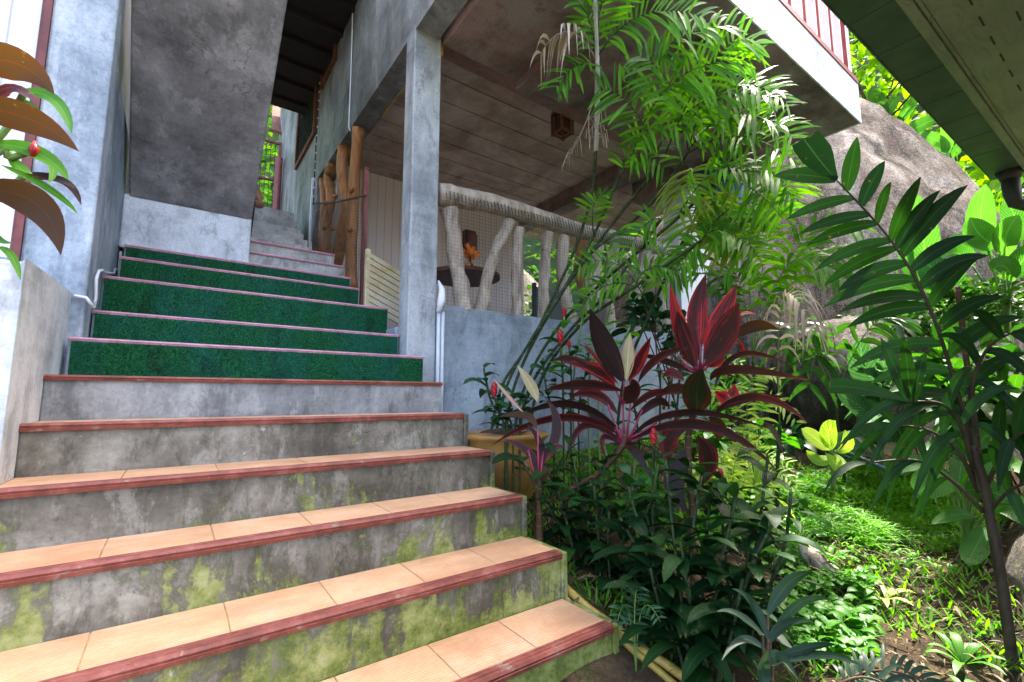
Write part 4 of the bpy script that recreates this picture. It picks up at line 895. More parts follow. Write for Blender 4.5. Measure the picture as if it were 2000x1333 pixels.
bigfrond([(1915, 960, 2.65), (1880, 800, 2.6), (1815, 600, 2.5), (1740, 470, 2.45), (1634, 352, 2.4)],
         [(1.0, 1570, 272, 1.9, -.03), (1.0, 1510, 344, 1.1, .05), (.94, 1674, 268, .95, .02), (.88, 1728, 315, .95, .07), (.84, 1740, 356, .6, .12), (.78, 1798, 346, .8, .06), (.74, 1836, 372, .9, .08), (.70, 1890, 362, 1.15, .08),
          (.64, 1905, 462, 1.0, .12), (.58, 1930, 500, 1.0, .14), (.52, 1910, 506, .85, .12), (.46, 1960, 580, .9, .14), (.38, 2000, 620, .9, .15), (.30, 2010, 690, .9, .15),
          (.91, 1535, 430, .85, .06), (.87, 1560, 458, .9, .07), (.83, 1575, 480, .9, .07), (.78, 1590, 530, .9, .08), (.73, 1608, 560, .95, .08), (.68, 1635, 570, 1.0, .09), (.62, 1610, 600, 1.0, .10), (.56, 1640, 610, 1.0, .10),
          (.50, 1655, 640, 1.0, .10), (.43, 1660, 720, 1.0, .12), (.36, 1700, 750, 1.0, .12), (.29, 1720, 790, .9, .12)])
BF = bigfrond
def bigfrond(a, b): return BF(a, [(q[0], q[1], q[2], q[3], q[4] * 1.5 + .03) for q in b], wl=.046)
bigfrond([(1905, 940, 2.7), (1880, 840, 2.5), (1840, 790, 2.4), (1775, 785, 2.3)],
         [(1.0, 1620, 755, 1.5, .02), (1.0, 1720, 660, 1.0, .02), (.98, 1765, 660, 1.0, .02), (.95, 1810, 690, .8, .1), (.8, 1640, 880, .8, .12), (.7, 1690, 930, .8, .12), (.6, 1900, 720, .8, .15), (.5, 1720, 960, .8, .14), (.4, 1990, 760, .8, .14), (.3, 1780, 990, .8, .14)])
bigfrond([(1910, 960, 2.7), (1870, 880, 2.55), (1810, 840, 2.45), (1740, 830, 2.35)],
         [(1.0, 1640, 870, .8, .06), (.95, 1680, 780, .7, .06), (.85, 1650, 930, .75, .1), (.75, 1800, 740, .7, .1), (.65, 1730, 1000, .75, .12), (.5, 1860, 760, .75, .1), (.4, 1800, 1010, .7, .1)])
bigfrond([(1915, 980, 2.7), (1950, 900, 2.6), (1990, 850, 2.5), (2060, 830, 2.4)],
         [(.2, 1850, 850, .8, .1), (.35, 1960, 780, .8, .1), (.5, 1900, 830, .8, .12), (.65, 2020, 760, .8, .1), (.6, 1950, 960, .8, .1), (.8, 2040, 930, .8, .1), (.4, 1870, 960, .7, .1)])
bigfrond([(1905, 880, 2.6), (1900, 760, 2.55), (1930, 680, 2.45), (2000, 640, 2.35)],
         [(.3, 1780, 720, .8, .14), (.4, 2000, 830, .8, .14), (.55, 1830, 660, .8, .14), (.65, 2030, 760, .8, .14), (.8, 1900, 610, .8, .1), (.9, 2040, 700, .8, .1), (.2, 1800, 800, .8, .14), (.5, 1860, 640, .7, .14)])
bigfrond([(1920, 1000, 2.7), (1860, 940, 2.6), (1790, 900, 2.5), (1690, 905, 2.4)],
         [(1.0, 1610, 960, .6, .08), (.9, 1660, 850, .6, .08), (.7, 1700, 1000, .6, .1), (.6, 1780, 830, .6, .1), (.4, 1780, 1030, .6, .1)])
bigfrond([(1925, 1010, 2.72), (1970, 960, 2.6), (2040, 930, 2.5)],
         [(.3, 1880, 900, .7, .1), (.5, 2010, 1050, .8, .1), (.7, 2040, 880, .8, .1), (.5, 1930, 870, .8, .1)])
# broad-leaf shrub with sunlit leaves behind the palm stem
def broad(name, base, LL, mat, label, cat='plant', stem='stemlight', prof='ovate', grp=None, srad=.008, wave=0.0):
    b = V(base); t = thing(name, b, label, cat, grp); m = MB(); s_ = MB()
    for (pb_, mi, ti, w_, roll) in LL:
        pleaf(m, pb_, mi, ti, w_, roll, prof, 8, .14, wave=wave)
        q = P(*pb_); s_.tube(sm([b + rvec(.01), b.lerp(q, .5) + V((0, 0, .05)), q], 4), srad, 5)
    m.build('leaves', M[mat], t, smooth=True); s_.build('stalks', M[stem], t, smooth=True); return t
b = P(1880, 1000, 3.7); b.z = gz(b.x, b.y)
broad('broad_leaf_shrub', b, [((1840, 915, 3.6), (1790, 905, 3.55), (1738, 925, 3.5), 34, 10), ((1860, 925, 3.6), (1825, 940, 3.5), (1790, 968, 3.45), 62, -5), ((1880, 930, 3.6), (1880, 900, 3.6), (1870, 960, 3.5), 40, 0),
      ((1900, 1010, 3.6), (1870, 1005, 3.5), (1818, 1024, 3.4), 24, 0), ((1930, 1030, 3.6), (1905, 1070, 3.5), (1892, 1106, 3.4), 42, 0), ((1930, 930, 3.6), (1960, 905, 3.6), (1995, 925, 3.5), 40, 0), ((1940, 1000, 3.6), (1975, 990, 3.5), (2010, 1030, 3.4), 55, 0),
      ((1890, 900, 3.7), (1850, 870, 3.7), (1800, 880, 3.6), 30, 15), ((1870, 960, 3.7), (1930, 960, 3.6), (1985, 985, 3.5), 45, 0), ((1910, 880, 3.7), (1930, 850, 3.7), (1970, 860, 3.6), 40, 0)],
      'big', 'sunlit shrub with broad rounded light green leaves behind the dark palm stem', wave=.03)

# ------------------------------------------------------------------ cordylines
def cordyline(base, stem, crown, LL, pet, label, d):
    """LL: leaf (base, mid, tip, width px, roll, material index); zoomed drawing units -> frame units"""
    z = lambda q, dd=0.0: (900 + .375 * q[0], 500 + .375 * q[1], d + dd)
    t = thing('cordyline', base, label, 'cordyline'); mb = MB()
    for (a, b_, c, w_, roll, mt, dd) in LL: pleaf(mb, z(a), z(b_, dd * .5), z(c, dd), w_ * (.33 if mt or abs(roll) < 20 else .25), roll, 'cordy', 12, .22, mt, wave=.02)
    mb.build('leaves', [M['cord'], M['cord_hot'], M['cord_pale'], M['cord_br'], M['cord_dk']], t, smooth=True)
    s_ = MB()
    for (a, b_) in pet: s_.tube(sm([z(a), P(*z(((a[0] * .6 + b_[0] * .4), (a[1] * .5 + b_[1] * .5)))) if False else P(*z(((a[0] * .5 + b_[0] * .5), (a[1] * .5 + b_[1] * .5) + 6))), P(*z(b_))], 4) if False else [P(*z(a)), P(*z(((a[0] + b_[0]) / 2, (a[1] + b_[1]) / 2 + 8))), P(*z(b_))], [.011, .007, .006], 6)
    s_.build('petioles', M['petiole'], t, smooth=True)
    m = MB(); m.tube(sm([V(base) - V((0, 0, .06))] + [P(*z(q)) for q in stem], 5), [.022] * 3 + [.017] * (5 * len(stem) - 2), 8); m.build('stem', M['stembrown'], t, smooth=True)
rnd.seed(31)
b = at(1100, 985, d=2.72); b = V((b.x, b.y, gz(b.x, b.y)))
cordyline(b, [(560, 1240), (700, 1150), (800, 1050), (845, 985), (855, 930)], (850, 900),
  [((850, 660), (745, 470), (672, 272), 140, 14, 0, -.05), ((862, 650), (872, 520), (882, 398), 85, -20, 2, .05), ((875, 650), (932, 540), (990, 420), 75, 35, 1, .05), ((820, 670), (725, 560), (638, 450), 40, 30, 1, .05), ((805, 680), (690, 590), (545, 560), 95, 25, 1, .05),
   ((845, 705), (640, 670), (425, 705), 85, -35, 0, -.2), ((925, 660), (1030, 530), (1215, 476), 66, 30, 0, -.1), ((800, 690), (600, 550), (478, 552), 66, -30, 0, .1), ((825, 905), (560, 770), (268, 862), 62, -40, 0, -.2), ((830, 935), (520, 840), (150, 995), 66, -45, 0, -.3),
   ((885, 945), (1160, 815), (1625, 908), 58, 40, 0, -.1), ((885, 960), (1260, 880), (1655, 1125), 84, 35, 0, -.3), ((850, 770), (895, 700), (888, 640), 100, 0, 0, -.15), ((840, 980), (650, 880), (545, 1090), 62, -30, 0, -.15), ((880, 810), (1000, 715), (1135, 722), 60, 40, 0, .1),
   ((900, 860), (1020, 760), (1090, 800), 70, 30, 0, .1), ((820, 830), (700, 720), (560, 740), 80, -30, 0, .1), ((860, 990), (900, 1010), (1000, 1170), 60, 0, 0, -.2), ((840, 640), (800, 560), (770, 500), 60, 30, 1, .08), ((830, 900), (720, 860), (640, 760), 70, -20, 0, .1), ((835, 985), (740, 950), (770, 1095), 46, -20, 0, -.1)],
  [((850, 1000), (765, 775)), ((850, 990), (845, 760)), ((858, 990), (885, 765)), ((862, 985), (945, 800)), ((850, 985), (800, 860)), ((845, 985), (735, 870)), ((855, 995), (985, 900)), ((850, 1000), (830, 900)), ((845, 770), (800, 680)), ((850, 770), (850, 650)), ((855, 770), (890, 650)), ((860, 960), (1020, 870)), ((850, 980), (690, 880))],
  'red cordyline nearest the steps, with magenta stalks and one tall dark leaf pointing up', 2.72)
b = at(1352, 1130, d=2.7); b = V((b.x, b.y, gz(b.x, b.y)))
cordyline(b, [(1205, 1330), (1190, 1150), (1185, 950), (1215, 800), (1240, 640)], (1240, 600),
  [((1230, 580), (1150, 410), (1088, 140), 95, 12, 1, .05), ((1245, 500), (1232, 300), (1278, 92), 115, 0, 1, .1), ((1275, 510), (1350, 340), (1440, 145), 120, -10, 1, .08), ((1265, 575), (1375, 410), (1445, 240), 160, -8, 0, -.1), ((1230, 590), (1160, 430), (1128, 285), 115, 15, 0, -.05),
   ((1232, 830), (1232, 700), (1262, 585), 165, 0, 4, -.25), ((1300, 650), (1430, 590), (1830, 652), 78, 40, 0, -.2), ((1320, 700), (1450, 515), (1725, 575), 46, 30, 0, .1), ((1325, 705), (1400, 745), (1425, 665), 105, 0, 1, .1), ((1320, 825), (1470, 748), (1705, 735), 62, 30, 0, -.1),
   ((1325, 805), (1560, 735), (1815, 878), 66, 35, 0, -.2), ((1205, 610), (1060, 545), (915, 512), 55, -35, 0, .1), ((1165, 650), (1100, 610), (1055, 632), 70, -20, 0, .05), ((1415, 430), (1530, 365), (1655, 385), 72, 35, 3, .2), ((1285, 580), (1330, 545), (1368, 515), 85, 0, 1, .05),
   ((1385, 455), (1440, 450), (1475, 505), 56, 0, 1, .3), ((1440, 318), (1500, 298), (1552, 318), 26, 0, 1, .35), ((1180, 1000), (1110, 1180), (1190, 1340), 120, 0, 0, -.1), ((1290, 840), (1340, 900), (1330, 960), 90, 0, 3, .1), ((1560, 900), (1620, 900), (1690, 1060), 34, 0, 3, -.1), ((1180, 900), (1080, 960), (1100, 1100), 110, 0, 0, .05),
   ((1230, 940), (1290, 1060), (1250, 1200), 110, 0, 0, .1), ((1210, 720), (1120, 690), (1010, 740), 80, -30, 0, .1)],
  [((1240, 600), (1190, 540)), ((1245, 590), (1250, 460)), ((1255, 590), (1285, 500)), ((1230, 610), (1130, 520)), ((1250, 600), (1300, 560)), ((1235, 620), (1160, 560))],
  'taller red cordyline with glowing upright leaves, right of the nearer one', 2.72)
b = at(1052, 960, d=2.35); b = V((b.x, b.y, gz(b.x, b.y)))
cordyline(b, [(405, 1215), (400, 1150)], (400, 1100),
  [((395, 1130), (350, 1020), (215, 955), 50, 0, 0, 0), ((400, 1120), (420, 1000), (340, 870), 46, 0, 0, 0), ((400, 760), (362, 670), (292, 568), 62, 0, 2, .1), ((325, 815), (250, 735), (168, 635), 26, 0, 2, 0), ((410, 1180), (440, 1130), (425, 1090), 50, 0, 3, 0), ((410, 1110), (470, 1010), (540, 1000), 56, 0, 0, 0), ((395, 900), (330, 830), (195, 840), 50, 0, 3, .1), ((410, 1100), (500, 900), (440, 740), 60, 0, 0, .1)],
  [((405, 1215), (350, 1010)), ((408, 1215), (400, 900)), ((405, 1215), (430, 1020)), ((402, 1200), (325, 1060))],
  'small young cordyline with pale fading leaves beside the ochre pot', 2.35)
# bronze cordyline leaning in from the left edge
rnd.seed(44)
lc = thing('bronze_cordyline', (-.62, 1.12, gz(-.62, 1.12)), 'bronze leaved cordyline reaching into view from the left edge', 'cordyline'); m = MB()
for (a, b_, c, w_, roll) in [((-90, 130), (25, 122), (107, 186), 66, 25), ((-90, 215), (45, 228), (155, 297), 58, 25), ((-60, 370), (70, 398), (119, 500), 60, 22)]:
    pleaf(m, a + (1.12,), b_ + (1.1,), c + (1.05,), w_, roll, 'cordy', 14, .2, 0, .2, r=.6)
m.build('leaves', M['cord_br'], lc, smooth=True)
m = MB(); m.tube(sm([V((-.62, 1.12, gz(-.62, 1.12) - .05)), V((-.58, 1.12, -.2)), P(-70, 380, 1.15), P(-75, 150, 1.15), P(-80, 50, 1.15)]), .014, 8); m.build('stem', M['stembrown'], lc, smooth=True)
lg = thing('ginger_plant', (-.66, 1.25, gz(-.66, 1.25)), 'glossy green ginger plant with dark red leaves between the bronze leaves at the left edge', 'ginger'); m = MB()
for (a, b_, c, w_, mt) in [((40, 182), (105, 196), (140, 262), 30, 0), ((38, 190), (72, 226), (96, 242), 30, 0), ((-15, 282), (75, 300), (134, 352), 36, 0), ((0, 322), (90, 366), (152, 418), 18, 0), ((50, 340), (110, 350), (147, 370), 20, 1), ((62, 350), (125, 355), (159, 402), 18, 1), ((-10, 192), (30, 176), (72, 202), 30, 1),
                           ((86, 302), (104, 330), (95, 358), 16, 0), ((-5, 484), (22, 500), (40, 548), 17, 0), ((-20, 390), (60, 400), (120, 440), 26, 0), ((15, 300), (40, 330), (60, 340), 26, 0), ((-20, 440), (0, 470), (28, 475), 16, 0)]:
    pleaf(m, a + (1.28,), b_ + (1.27,), c + (1.22,), w_, rnd.uniform(-15, 15), 'lance', 9, .2, mt, .4)
m.build('leaves', [M['ginger_lt'], M['cord']], lg, smooth=True)
for q in [[(-30, 300), (20, 230), (46, 184)], [(-40, 420), (10, 380), (45, 345)], [(-40, 330), (20, 310), (66, 294)]]:
    m = MB(); m.tube(sm([V((-.66, 1.25, gz(-.66, 1.25) - .04)), V((-.56, 1.25, -.1))] + [P(*k, 1.28) for k in q]), .006, 6); m.build('stalk', M['stemlight'], lg, smooth=True)
m = MB(); c = P(66, 292, 1.27); m.tube([c - V((0, 0, .014)), c, c + V((0, 0, .016))], [.003, .008, .002], 8); m.build('flower_bud', M['cone'], lg, smooth=True)

# ------------------------------------------------------------------ ginger stems with spiral leaves and red cones
def ginger(stems, label, seed, mat='ginger', ll=.19, lw=.062, name='ginger_plant', n=11, lo=.34, lance=.5):
    rnd.seed(seed); q0 = P(*stems[0][0]); base = V((q0.x, q0.y, gz(q0.x, q0.y))); t = thing(name, base, label, 'ginger')
    for (a, b_, cone) in stems:
        A, B = P(*a), P(*b_); A = V((A.x, A.y, min(A.z, gz(A.x, A.y) + .02)) if A.z < gz(A.x, A.y) + .35 else A); r0 = V((A.x * .985, A.y * .985, gz(A.x, A.y) - .03))
        path = sm([r0, A + V((.001, 0, .03)), A.lerp(B, .55) + rvec(.012), B], 6); m = MB(); m.tube(path, .0065, 6); m.build('stalk', M['stemgreen'] if mat != 'ginger_lt' else M['stemlight'], t, smooth=True)
        m = MB(); k = len(path); ph = rnd.random() * 6.28
        for i in range(n):
            f = lo + (1 - lo) * i / (n - 1); p = path[min(k - 1, int(f * (k - 1)))]; a_ = ph + i * 1.25
            d_ = V((math.cos(a_), math.sin(a_), rnd.uniform(.1, .55) * (.3 + f))).normalized(); l = ll * rnd.uniform(.5, 1.25) * (1 - .25 * f)
            m.leaf(p, p + d_ * l * .5 + V((0, 0, .03 * l)), p + d_ * l * .95 + V((0, 0, -.30 * l * rnd.uniform(.3, 1.3))), lw * rnd.uniform(.85, 1.15), V((0, 0, 1)) + rvec(.18) - d_ * .2, 7, 'ovate' if rnd.random() > lance else 'lance', .22)
        m.build('leaves', M[mat], t, smooth=True)
        if cone:
            m = MB(); h = cone
            for i in range(9):
                z = B + V((0, 0, h * i / 9)); rr = .3 * h * (math.sin(math.pi * (.22 + .72 * i / 9)))
                for j in range(5):
                    an = i * .9 + j * 1.257; o = V((math.cos(an), math.sin(an), 0)); m.leaf(z + o * rr * .45, z + o * rr * .95 + V((0, 0, h * .08)), z + o * rr * .7 + V((0, 0, h * .2)), rr * 1.1, o, 3, 'ovate', -.3)
            m.tube([B, B + V((0, 0, h * .5)), B + V((0, 0, h))], [h * .12, h * .2, h * .05], 8); m.build('flower_cone', M['cone'], t, smooth=True)
ginger([((1000, 850, 2.62), (965, 775, 2.6), .075), ((990, 850, 2.6), (1000, 770, 2.62), 0), ((1015, 850, 2.62), (1040, 760, 2.65), 0), ((985, 850, 2.6), (945, 720, 2.68), 0)], 'ginger with a brown-red cone growing in the ochre pot by the steps', 61, ll=.17, lw=.06)
ginger([((1100, 830, 2.95), (1094, 672, 2.95), .085), ((1115, 830, 2.95), (1112, 680, 3.0), .05), ((1080, 830, 2.95), (1060, 700, 2.95), 0), ((1130, 820, 2.95), (1150, 690, 2.95), 0)], 'ginger with a bright red cone against the grey low wall', 62)
ginger([((1100, 760, 3.15), (1102, 618, 3.15), .06), ((1120, 760, 3.1), (1150, 520, 3.1), 0), ((1150, 760, 3.1), (1200, 560, 3.1), 0), ((1170, 760, 3.1), (1230, 640, 3.05), 0)], 'light green leafy stems climbing in front of the log balustrade', 63, 'ginger_lt', .2, .055)
ginger([((1280, 1060, 2.3), (1277, 868, 2.3), .07), ((1300, 1080, 2.3), (1230, 930, 2.3), 0)], 'ginger with a red cone below the magenta cordyline stalks', 64)
ginger([((1430, 1200, 2.35), (1408, 938, 2.35), .05), ((1440, 1210, 2.35), (1470, 1000, 2.3), 0), ((1450, 1200, 2.35), (1500, 890, 2.4), 0), ((1470, 1190, 2.35), (1545, 960, 2.4), 0)], 'leafy ginger with a small dark red bud beside the sunlit grass', 65, 'ginger_dk', ll=.24, lw=.055, lance=.8)
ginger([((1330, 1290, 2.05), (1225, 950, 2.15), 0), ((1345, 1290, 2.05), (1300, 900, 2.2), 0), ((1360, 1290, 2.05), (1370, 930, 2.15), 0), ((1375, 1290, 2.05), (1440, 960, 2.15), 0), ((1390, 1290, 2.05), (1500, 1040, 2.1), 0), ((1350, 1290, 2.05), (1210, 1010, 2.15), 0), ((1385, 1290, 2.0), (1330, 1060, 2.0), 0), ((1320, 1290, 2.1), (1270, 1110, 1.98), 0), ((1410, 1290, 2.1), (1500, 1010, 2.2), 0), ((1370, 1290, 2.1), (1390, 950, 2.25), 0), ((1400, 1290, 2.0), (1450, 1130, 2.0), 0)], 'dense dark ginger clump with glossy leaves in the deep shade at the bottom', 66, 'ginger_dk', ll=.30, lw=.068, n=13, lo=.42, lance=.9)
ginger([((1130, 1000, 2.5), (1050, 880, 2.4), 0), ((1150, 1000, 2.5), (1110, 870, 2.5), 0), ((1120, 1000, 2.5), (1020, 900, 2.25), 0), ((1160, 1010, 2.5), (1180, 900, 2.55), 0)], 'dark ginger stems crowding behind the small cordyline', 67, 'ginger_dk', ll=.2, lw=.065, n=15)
ginger([((1250, 900, 3.0), (1230, 740, 3.0), 0), ((1280, 900, 3.0), (1290, 730, 3.0), 0), ((1310, 900, 3.0), (1330, 700, 3.0), 0)], 'ginger stems rising behind the nearer cordyline', 68)
ginger([((1230, 1020, 2.9), (1240, 900, 2.9), 0), ((1260, 1000, 2.9), (1290, 880, 2.9), 0), ((1300, 1000, 2.9), (1330, 900, 2.95), 0), ((1210, 1000, 2.9), (1180, 870, 2.9), 0)], 'bright lower ginger leaves lit by the sun behind the cordyline stems', 69, 'ginger_lt', .17, .07)

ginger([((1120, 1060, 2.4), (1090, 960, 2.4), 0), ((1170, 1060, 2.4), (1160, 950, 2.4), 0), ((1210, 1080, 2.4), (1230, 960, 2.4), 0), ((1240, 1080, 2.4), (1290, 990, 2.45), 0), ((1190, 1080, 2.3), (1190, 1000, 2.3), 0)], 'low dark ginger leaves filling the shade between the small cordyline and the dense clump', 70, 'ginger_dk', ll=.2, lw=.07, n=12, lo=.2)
# ------------------------------------------------------------------ ochre pot
pc = V((1.63, 2.33, -.22)); pot = thing('plant_pot', (pc.x, pc.y, -.62), 'large ochre glazed pot full of soil beside the steps', 'pot'); m = MB()
RP = [(.15, -.62), (.19, -.55), (.235, -.42), (.25, -.32), (.245, -.26), (.265, -.245), (.272, -.23), (.265, -.215), (.24, -.22), (.235, -.27)]
m.tube([(pc.x, pc.y, z) for r_, z in RP], [r_ for r_, z in RP], 40, cap=False); m.build('pot_body', M['terracotta'], pot, smooth=True)
m = MB(); nn = 28
for i in range(nn):
    for j in range(5):
        a0_, a1_ = 6.2832 * i / nn, 6.2832 * (i + 1) / nn; r0_, r1_ = .238 * j / 5, .238 * (j + 1) / 5
        f = lambda r_, a_: (pc.x + r_ * math.cos(a_), pc.y + r_ * math.sin(a_), -.245 + (.06 * (1 - r_ / .24)) + .02 * mnoise.noise(V((r_ * math.cos(a_) * 20, r_ * math.sin(a_) * 20, 1))))
        m.quad([f(r0_, a0_), f(r1_, a0_), f(r1_, a1_), f(r0_, a1_)])
m.build('soil', M['soil'], pot, smooth=True)
for (x, y, d, s_, lab) in [(1515, 900, 5.2, .11, 'small brown pot at the back of the grass, nearest the cordyline'), (1490, 905, 5.6, .09, 'smaller brown pot half hidden behind the other one')]:
    p = P(x, y, d); p.z = gz(p.x, p.y); t = thing('flower_pot', p, lab, 'pot'); m = MB(); m.tube([p + V((0, 0, z * s_)) for z in (0, 1.7, 1.72, 2.1, 2.1, 1.8)], [s_ * q for q in (.75, 1, 1.12, 1.14, .98, .95)], 20); m.build('pot_body', M['brick'], t, smooth=True)

# ------------------------------------------------------------------ plants at the back of the garden
rnd.seed(71)
def shrub(name, c, r, n, ll, lw, mat, label, cat='shrub', stems=7, prof='ovate', up=.3, grp=None, seed=0):
    rnd.seed(seed); c = V(c); zg = max(gz(c.x, c.y), c.z - r[2] * 2.2) if c.x < 9 else c.z - r[2]; t = thing(name, (c.x, c.y, zg), label, cat, grp); m = MB(); s_ = MB()
    cl = [V((rnd.gauss(0, .5), rnd.gauss(0, .5), rnd.gauss(0, .45))) for _ in range(max(6, n // 22))]
    for i in range(n):
        o = rnd.choice(cl) + rvec(.17); o = V((max(-1, min(1, o.x)), max(-1, min(1, o.y)), max(-1, min(1.1, o.z))))
        p = c + V((o.x * r[0], o.y * r[1], o.z * r[2])); d_ = (V((o.x, o.y, o.z * .5 + up)) + rvec(.5)).normalized(); l = ll * rnd.uniform(.6, 1.25)
        m.leaf(p, p + d_ * l * .5, p + d_ * l * .95 + V((0, 0, -.25 * l)), lw * rnd.uniform(.7, 1.25), V((0, 0, 1)) + rvec(.35), 4, prof, .18)
    for i in range(stems):
        o = cl[i % len(cl)]; e = c + V((o.x * r[0], o.y * r[1], o.z * r[2])); b_ = V((c.x + rnd.gauss(0, r[0] * .15), c.y + rnd.gauss(0, r[1] * .15), zg - .04)); s_.tube(sm([b_, b_.lerp(e, .5) + rvec(.03), e], 4), min(.02, max(.005, r[2] * .02)), 5)
    m.build('foliage', M[mat], t, smooth=True); s_.build('stems', M['stembrown'], t, smooth=True); return t
def C_(x, y, d): return P(x, y, d)
shrub('low_hedge', C_(1900, 610, 6.0), (.9, .45, .22), 1500, .10, .045, 'hedge', 'low dark small-leaved hedge below the granite boulder at the right', seed=1, stems=10)
shrub('low_hedge', C_(1770, 635, 6.4), (.5, .4, .14), 420, .10, .045, 'hedge', 'small dark-leaved patch of hedge just right of the rounded boulder top', seed=2)
shrub('leafy_shrub', C_(1430, 850, 4.3), (.35, .4, .22), 170, .17, .07, 'ginger_lt', 'light leafy plant low behind the taller cordyline', seed=3)
shrub('leafy_shrub', C_(1530, 860, 5.0), (.3, .3, .12), 90, .17, .075, 'ginger', 'dark leafy plant at the foot of the rounded boulder', seed=4)
shrub('leafy_shrub', C_(1900, 730, 4.6), (.5, .5, .35), 130, .26, .10, 'ginger_md', 'large-leaved green plant right of the palm stem at mid height', seed=5)
shrub('leafy_shrub', C_(1790, 790, 5.0), (.45, .4, .25), 90, .26, .10, 'big_dk', 'quilted dark-leaved plant behind the drooping palm frond', seed=6)
shrub('leafy_shrub', C_(1970, 800, 4.2), (.4, .4, .4), 170, .22, .08, 'ginger_md', 'leafy plant at the right edge below the hedge', seed=7)
shrub('leafy_shrub', C_(1560, 930, 5.4), (.3, .4, .12), 120, .13, .05, 'ginger_lt', 'low leafy plant between the pots and the grass', seed=8)
shrub('leafy_shrub', C_(1300, 640, 4.2), (.5, .35, .3), 150, .18, .06, 'ginger', 'dark leafy plant hard against the end of the low wall', seed=9)
shrub('leafy_shrub', C_(1430, 760, 4.6), (.35, .35, .2), 120, .16, .06, 'ginger_md', 'leafy plant low in front of the tall dark rock', seed=10)
shrub('leafy_shrub', C_(1240, 960, 3.3), (.35, .4, .2), 160, .14, .06, 'ginger_lt', 'sunlit leafy plant seen between the cordyline stems', seed=11)
shrub('leafy_shrub', C_(1440, 930, 3.6), (.3, .35, .14), 170, .13, .055, 'lime', 'yellow-green leafy plant at the near edge of the grass', seed=12)
def quilt(x, y, d, LL, mat, label, seed): 
    rnd.seed(seed); b = P(x, y, d); b.z = gz(b.x, b.y) if b.z - gz(b.x, b.y) < 1.2 else b.z - .3
    broad('large_leaf_plant', b, LL, mat, label, wave=.04, prof='ovate')
quilt(1720, 860, 5.0, [((1720, 750, 5.0), (1690, 720, 4.95), (1680, 660, 4.9), 55, 0), ((1710, 825, 4.9), (1680, 795, 4.8), (1632, 765, 4.7), 40, 0), ((1700, 860, 4.8), (1720, 830, 4.7), (1690, 810, 4.6), 55, 0), ((1760, 870, 4.9), (1755, 840, 4.8), (1735, 815, 4.7), 50, 0), ((1690, 880, 4.7), (1650, 870, 4.6), (1615, 860, 4.5), 50, 0)], 'big_dk', 'plant with quilted grey-green leaves beside the rounded boulder', 81)
quilt(1625, 900, 4.4, [((1625, 880, 4.4), (1618, 845, 4.35), (1632, 822, 4.3), 30, 0), ((1620, 880, 4.4), (1590, 855, 4.35), (1565, 838, 4.3), 28, 0), ((1630, 885, 4.4), (1640, 910, 4.3), (1612, 885, 4.25), 24, 0), ((1620, 890, 4.4), (1600, 900, 4.3), (1575, 880, 4.2), 24, 0), ((1632, 880, 4.4), (1655, 870, 4.3), (1650, 840, 4.3), 22, 0), ((1625, 895, 4.4), (1632, 905, 4.3), (1645, 930, 4.3), 22, 0)], 'lime', 'lime yellow leaved plant at the back edge of the grass', 82)
quilt(1795, 600, 6.3, [((1800, 570, 6.3), (1805, 480, 6.3), (1785, 375, 6.3), 50, 0), ((1800, 580, 6.3), (1770, 470, 6.2), (1850, 420, 6.3), 26, 20), ((1810, 575, 6.2), (1840, 545, 6.2), (1790, 505, 6.2), 70, 0), ((1790, 580, 6.3), (1745, 560, 6.2), (1700, 600, 6.2), 30, 0), ((1810, 570, 6.3), (1860, 500, 6.2), (1930, 470, 6.1), 30, 10)], 'big', 'upright bright-leaved plant against the granite boulder', 83)
quilt(1960, 580, 5.6, [((1925, 470, 5.6), (1915, 430, 5.6), (1925, 360, 5.6), 44, 0), ((1960, 470, 5.6), (1985, 440, 5.6), (1960, 385, 5.6), 46, 10), ((1950, 480, 5.6), (1915, 460, 5.5), (1895, 425, 5.5), 46, 0), ((1970, 500, 5.6), (1965, 460, 5.5), (1990, 420, 5.5), 40, 15), ((1940, 500, 5.6), (1890, 470, 5.5), (1850, 470, 5.4), 22, 10), ((1975, 530, 5.5), (1990, 520, 5.5), (2020, 470, 5.4), 46, 0), ((1900, 520, 5.6), (1870, 495, 5.5), (1840, 505, 5.4), 40, 0), ((1980, 550, 5.5), (1960, 520, 5.4), (1935, 530, 5.4), 40, 0)], 'big', 'banana-like plant with big bright leaves at the right edge below the downpipe', 84)
bt = thing('bare_shrub', P(1990, 590, 6.1), 'bare grey branches rising at the right edge in front of the boulder', 'shrub'); m = MB()
for q in [[(2010, 580), (1985, 520), (1950, 480), (1925, 455)], [(2010, 560), (1990, 500), (2000, 420)], [(1985, 520), (1960, 530), (1930, 510)], [(2000, 590), (1970, 560), (1975, 480)]]: m.tube(sm([P(x, y, 6.0) for x, y in q]), [.02] + [.013] * (6 * (len(q) - 1)), 6)
m.build('branches', M['twig'], bt, smooth=True)
# long spiky leaves and ferns
def rosette(name, base, n, ll, lw, mat, label, cat, up=.9, droop=.5, prof='strap', seed=0, grp=None):
    rnd.seed(seed); base = V(base); base.z = max(base.z, -9); t = thing(name, base, label, cat, grp); m = MB()
    for i in range(n):
        a = i * 2.4 + rnd.uniform(-.3, .3); e = up * rnd.uniform(.5, 1.3); d_ = V((math.cos(a), math.sin(a), e)).normalized(); l = ll * rnd.uniform(.7, 1.15)
        m.leaf(base + d_ * .01, base + d_ * l * .55, base + d_ * l * .85 + V((math.cos(a), math.sin(a), 0)) * l * .15 + V((0, 0, -droop * l * .5)), lw * rnd.uniform(.8, 1.2), V((-math.cos(a) * e, -math.sin(a) * e, 1)), 8, prof, .25)
    m.build('leaves', M[mat], t, smooth=True); return t
def gp_(x, y, z=None, d=None):
    p = P(x, y, d); p.z = gz(p.x, p.y); return p
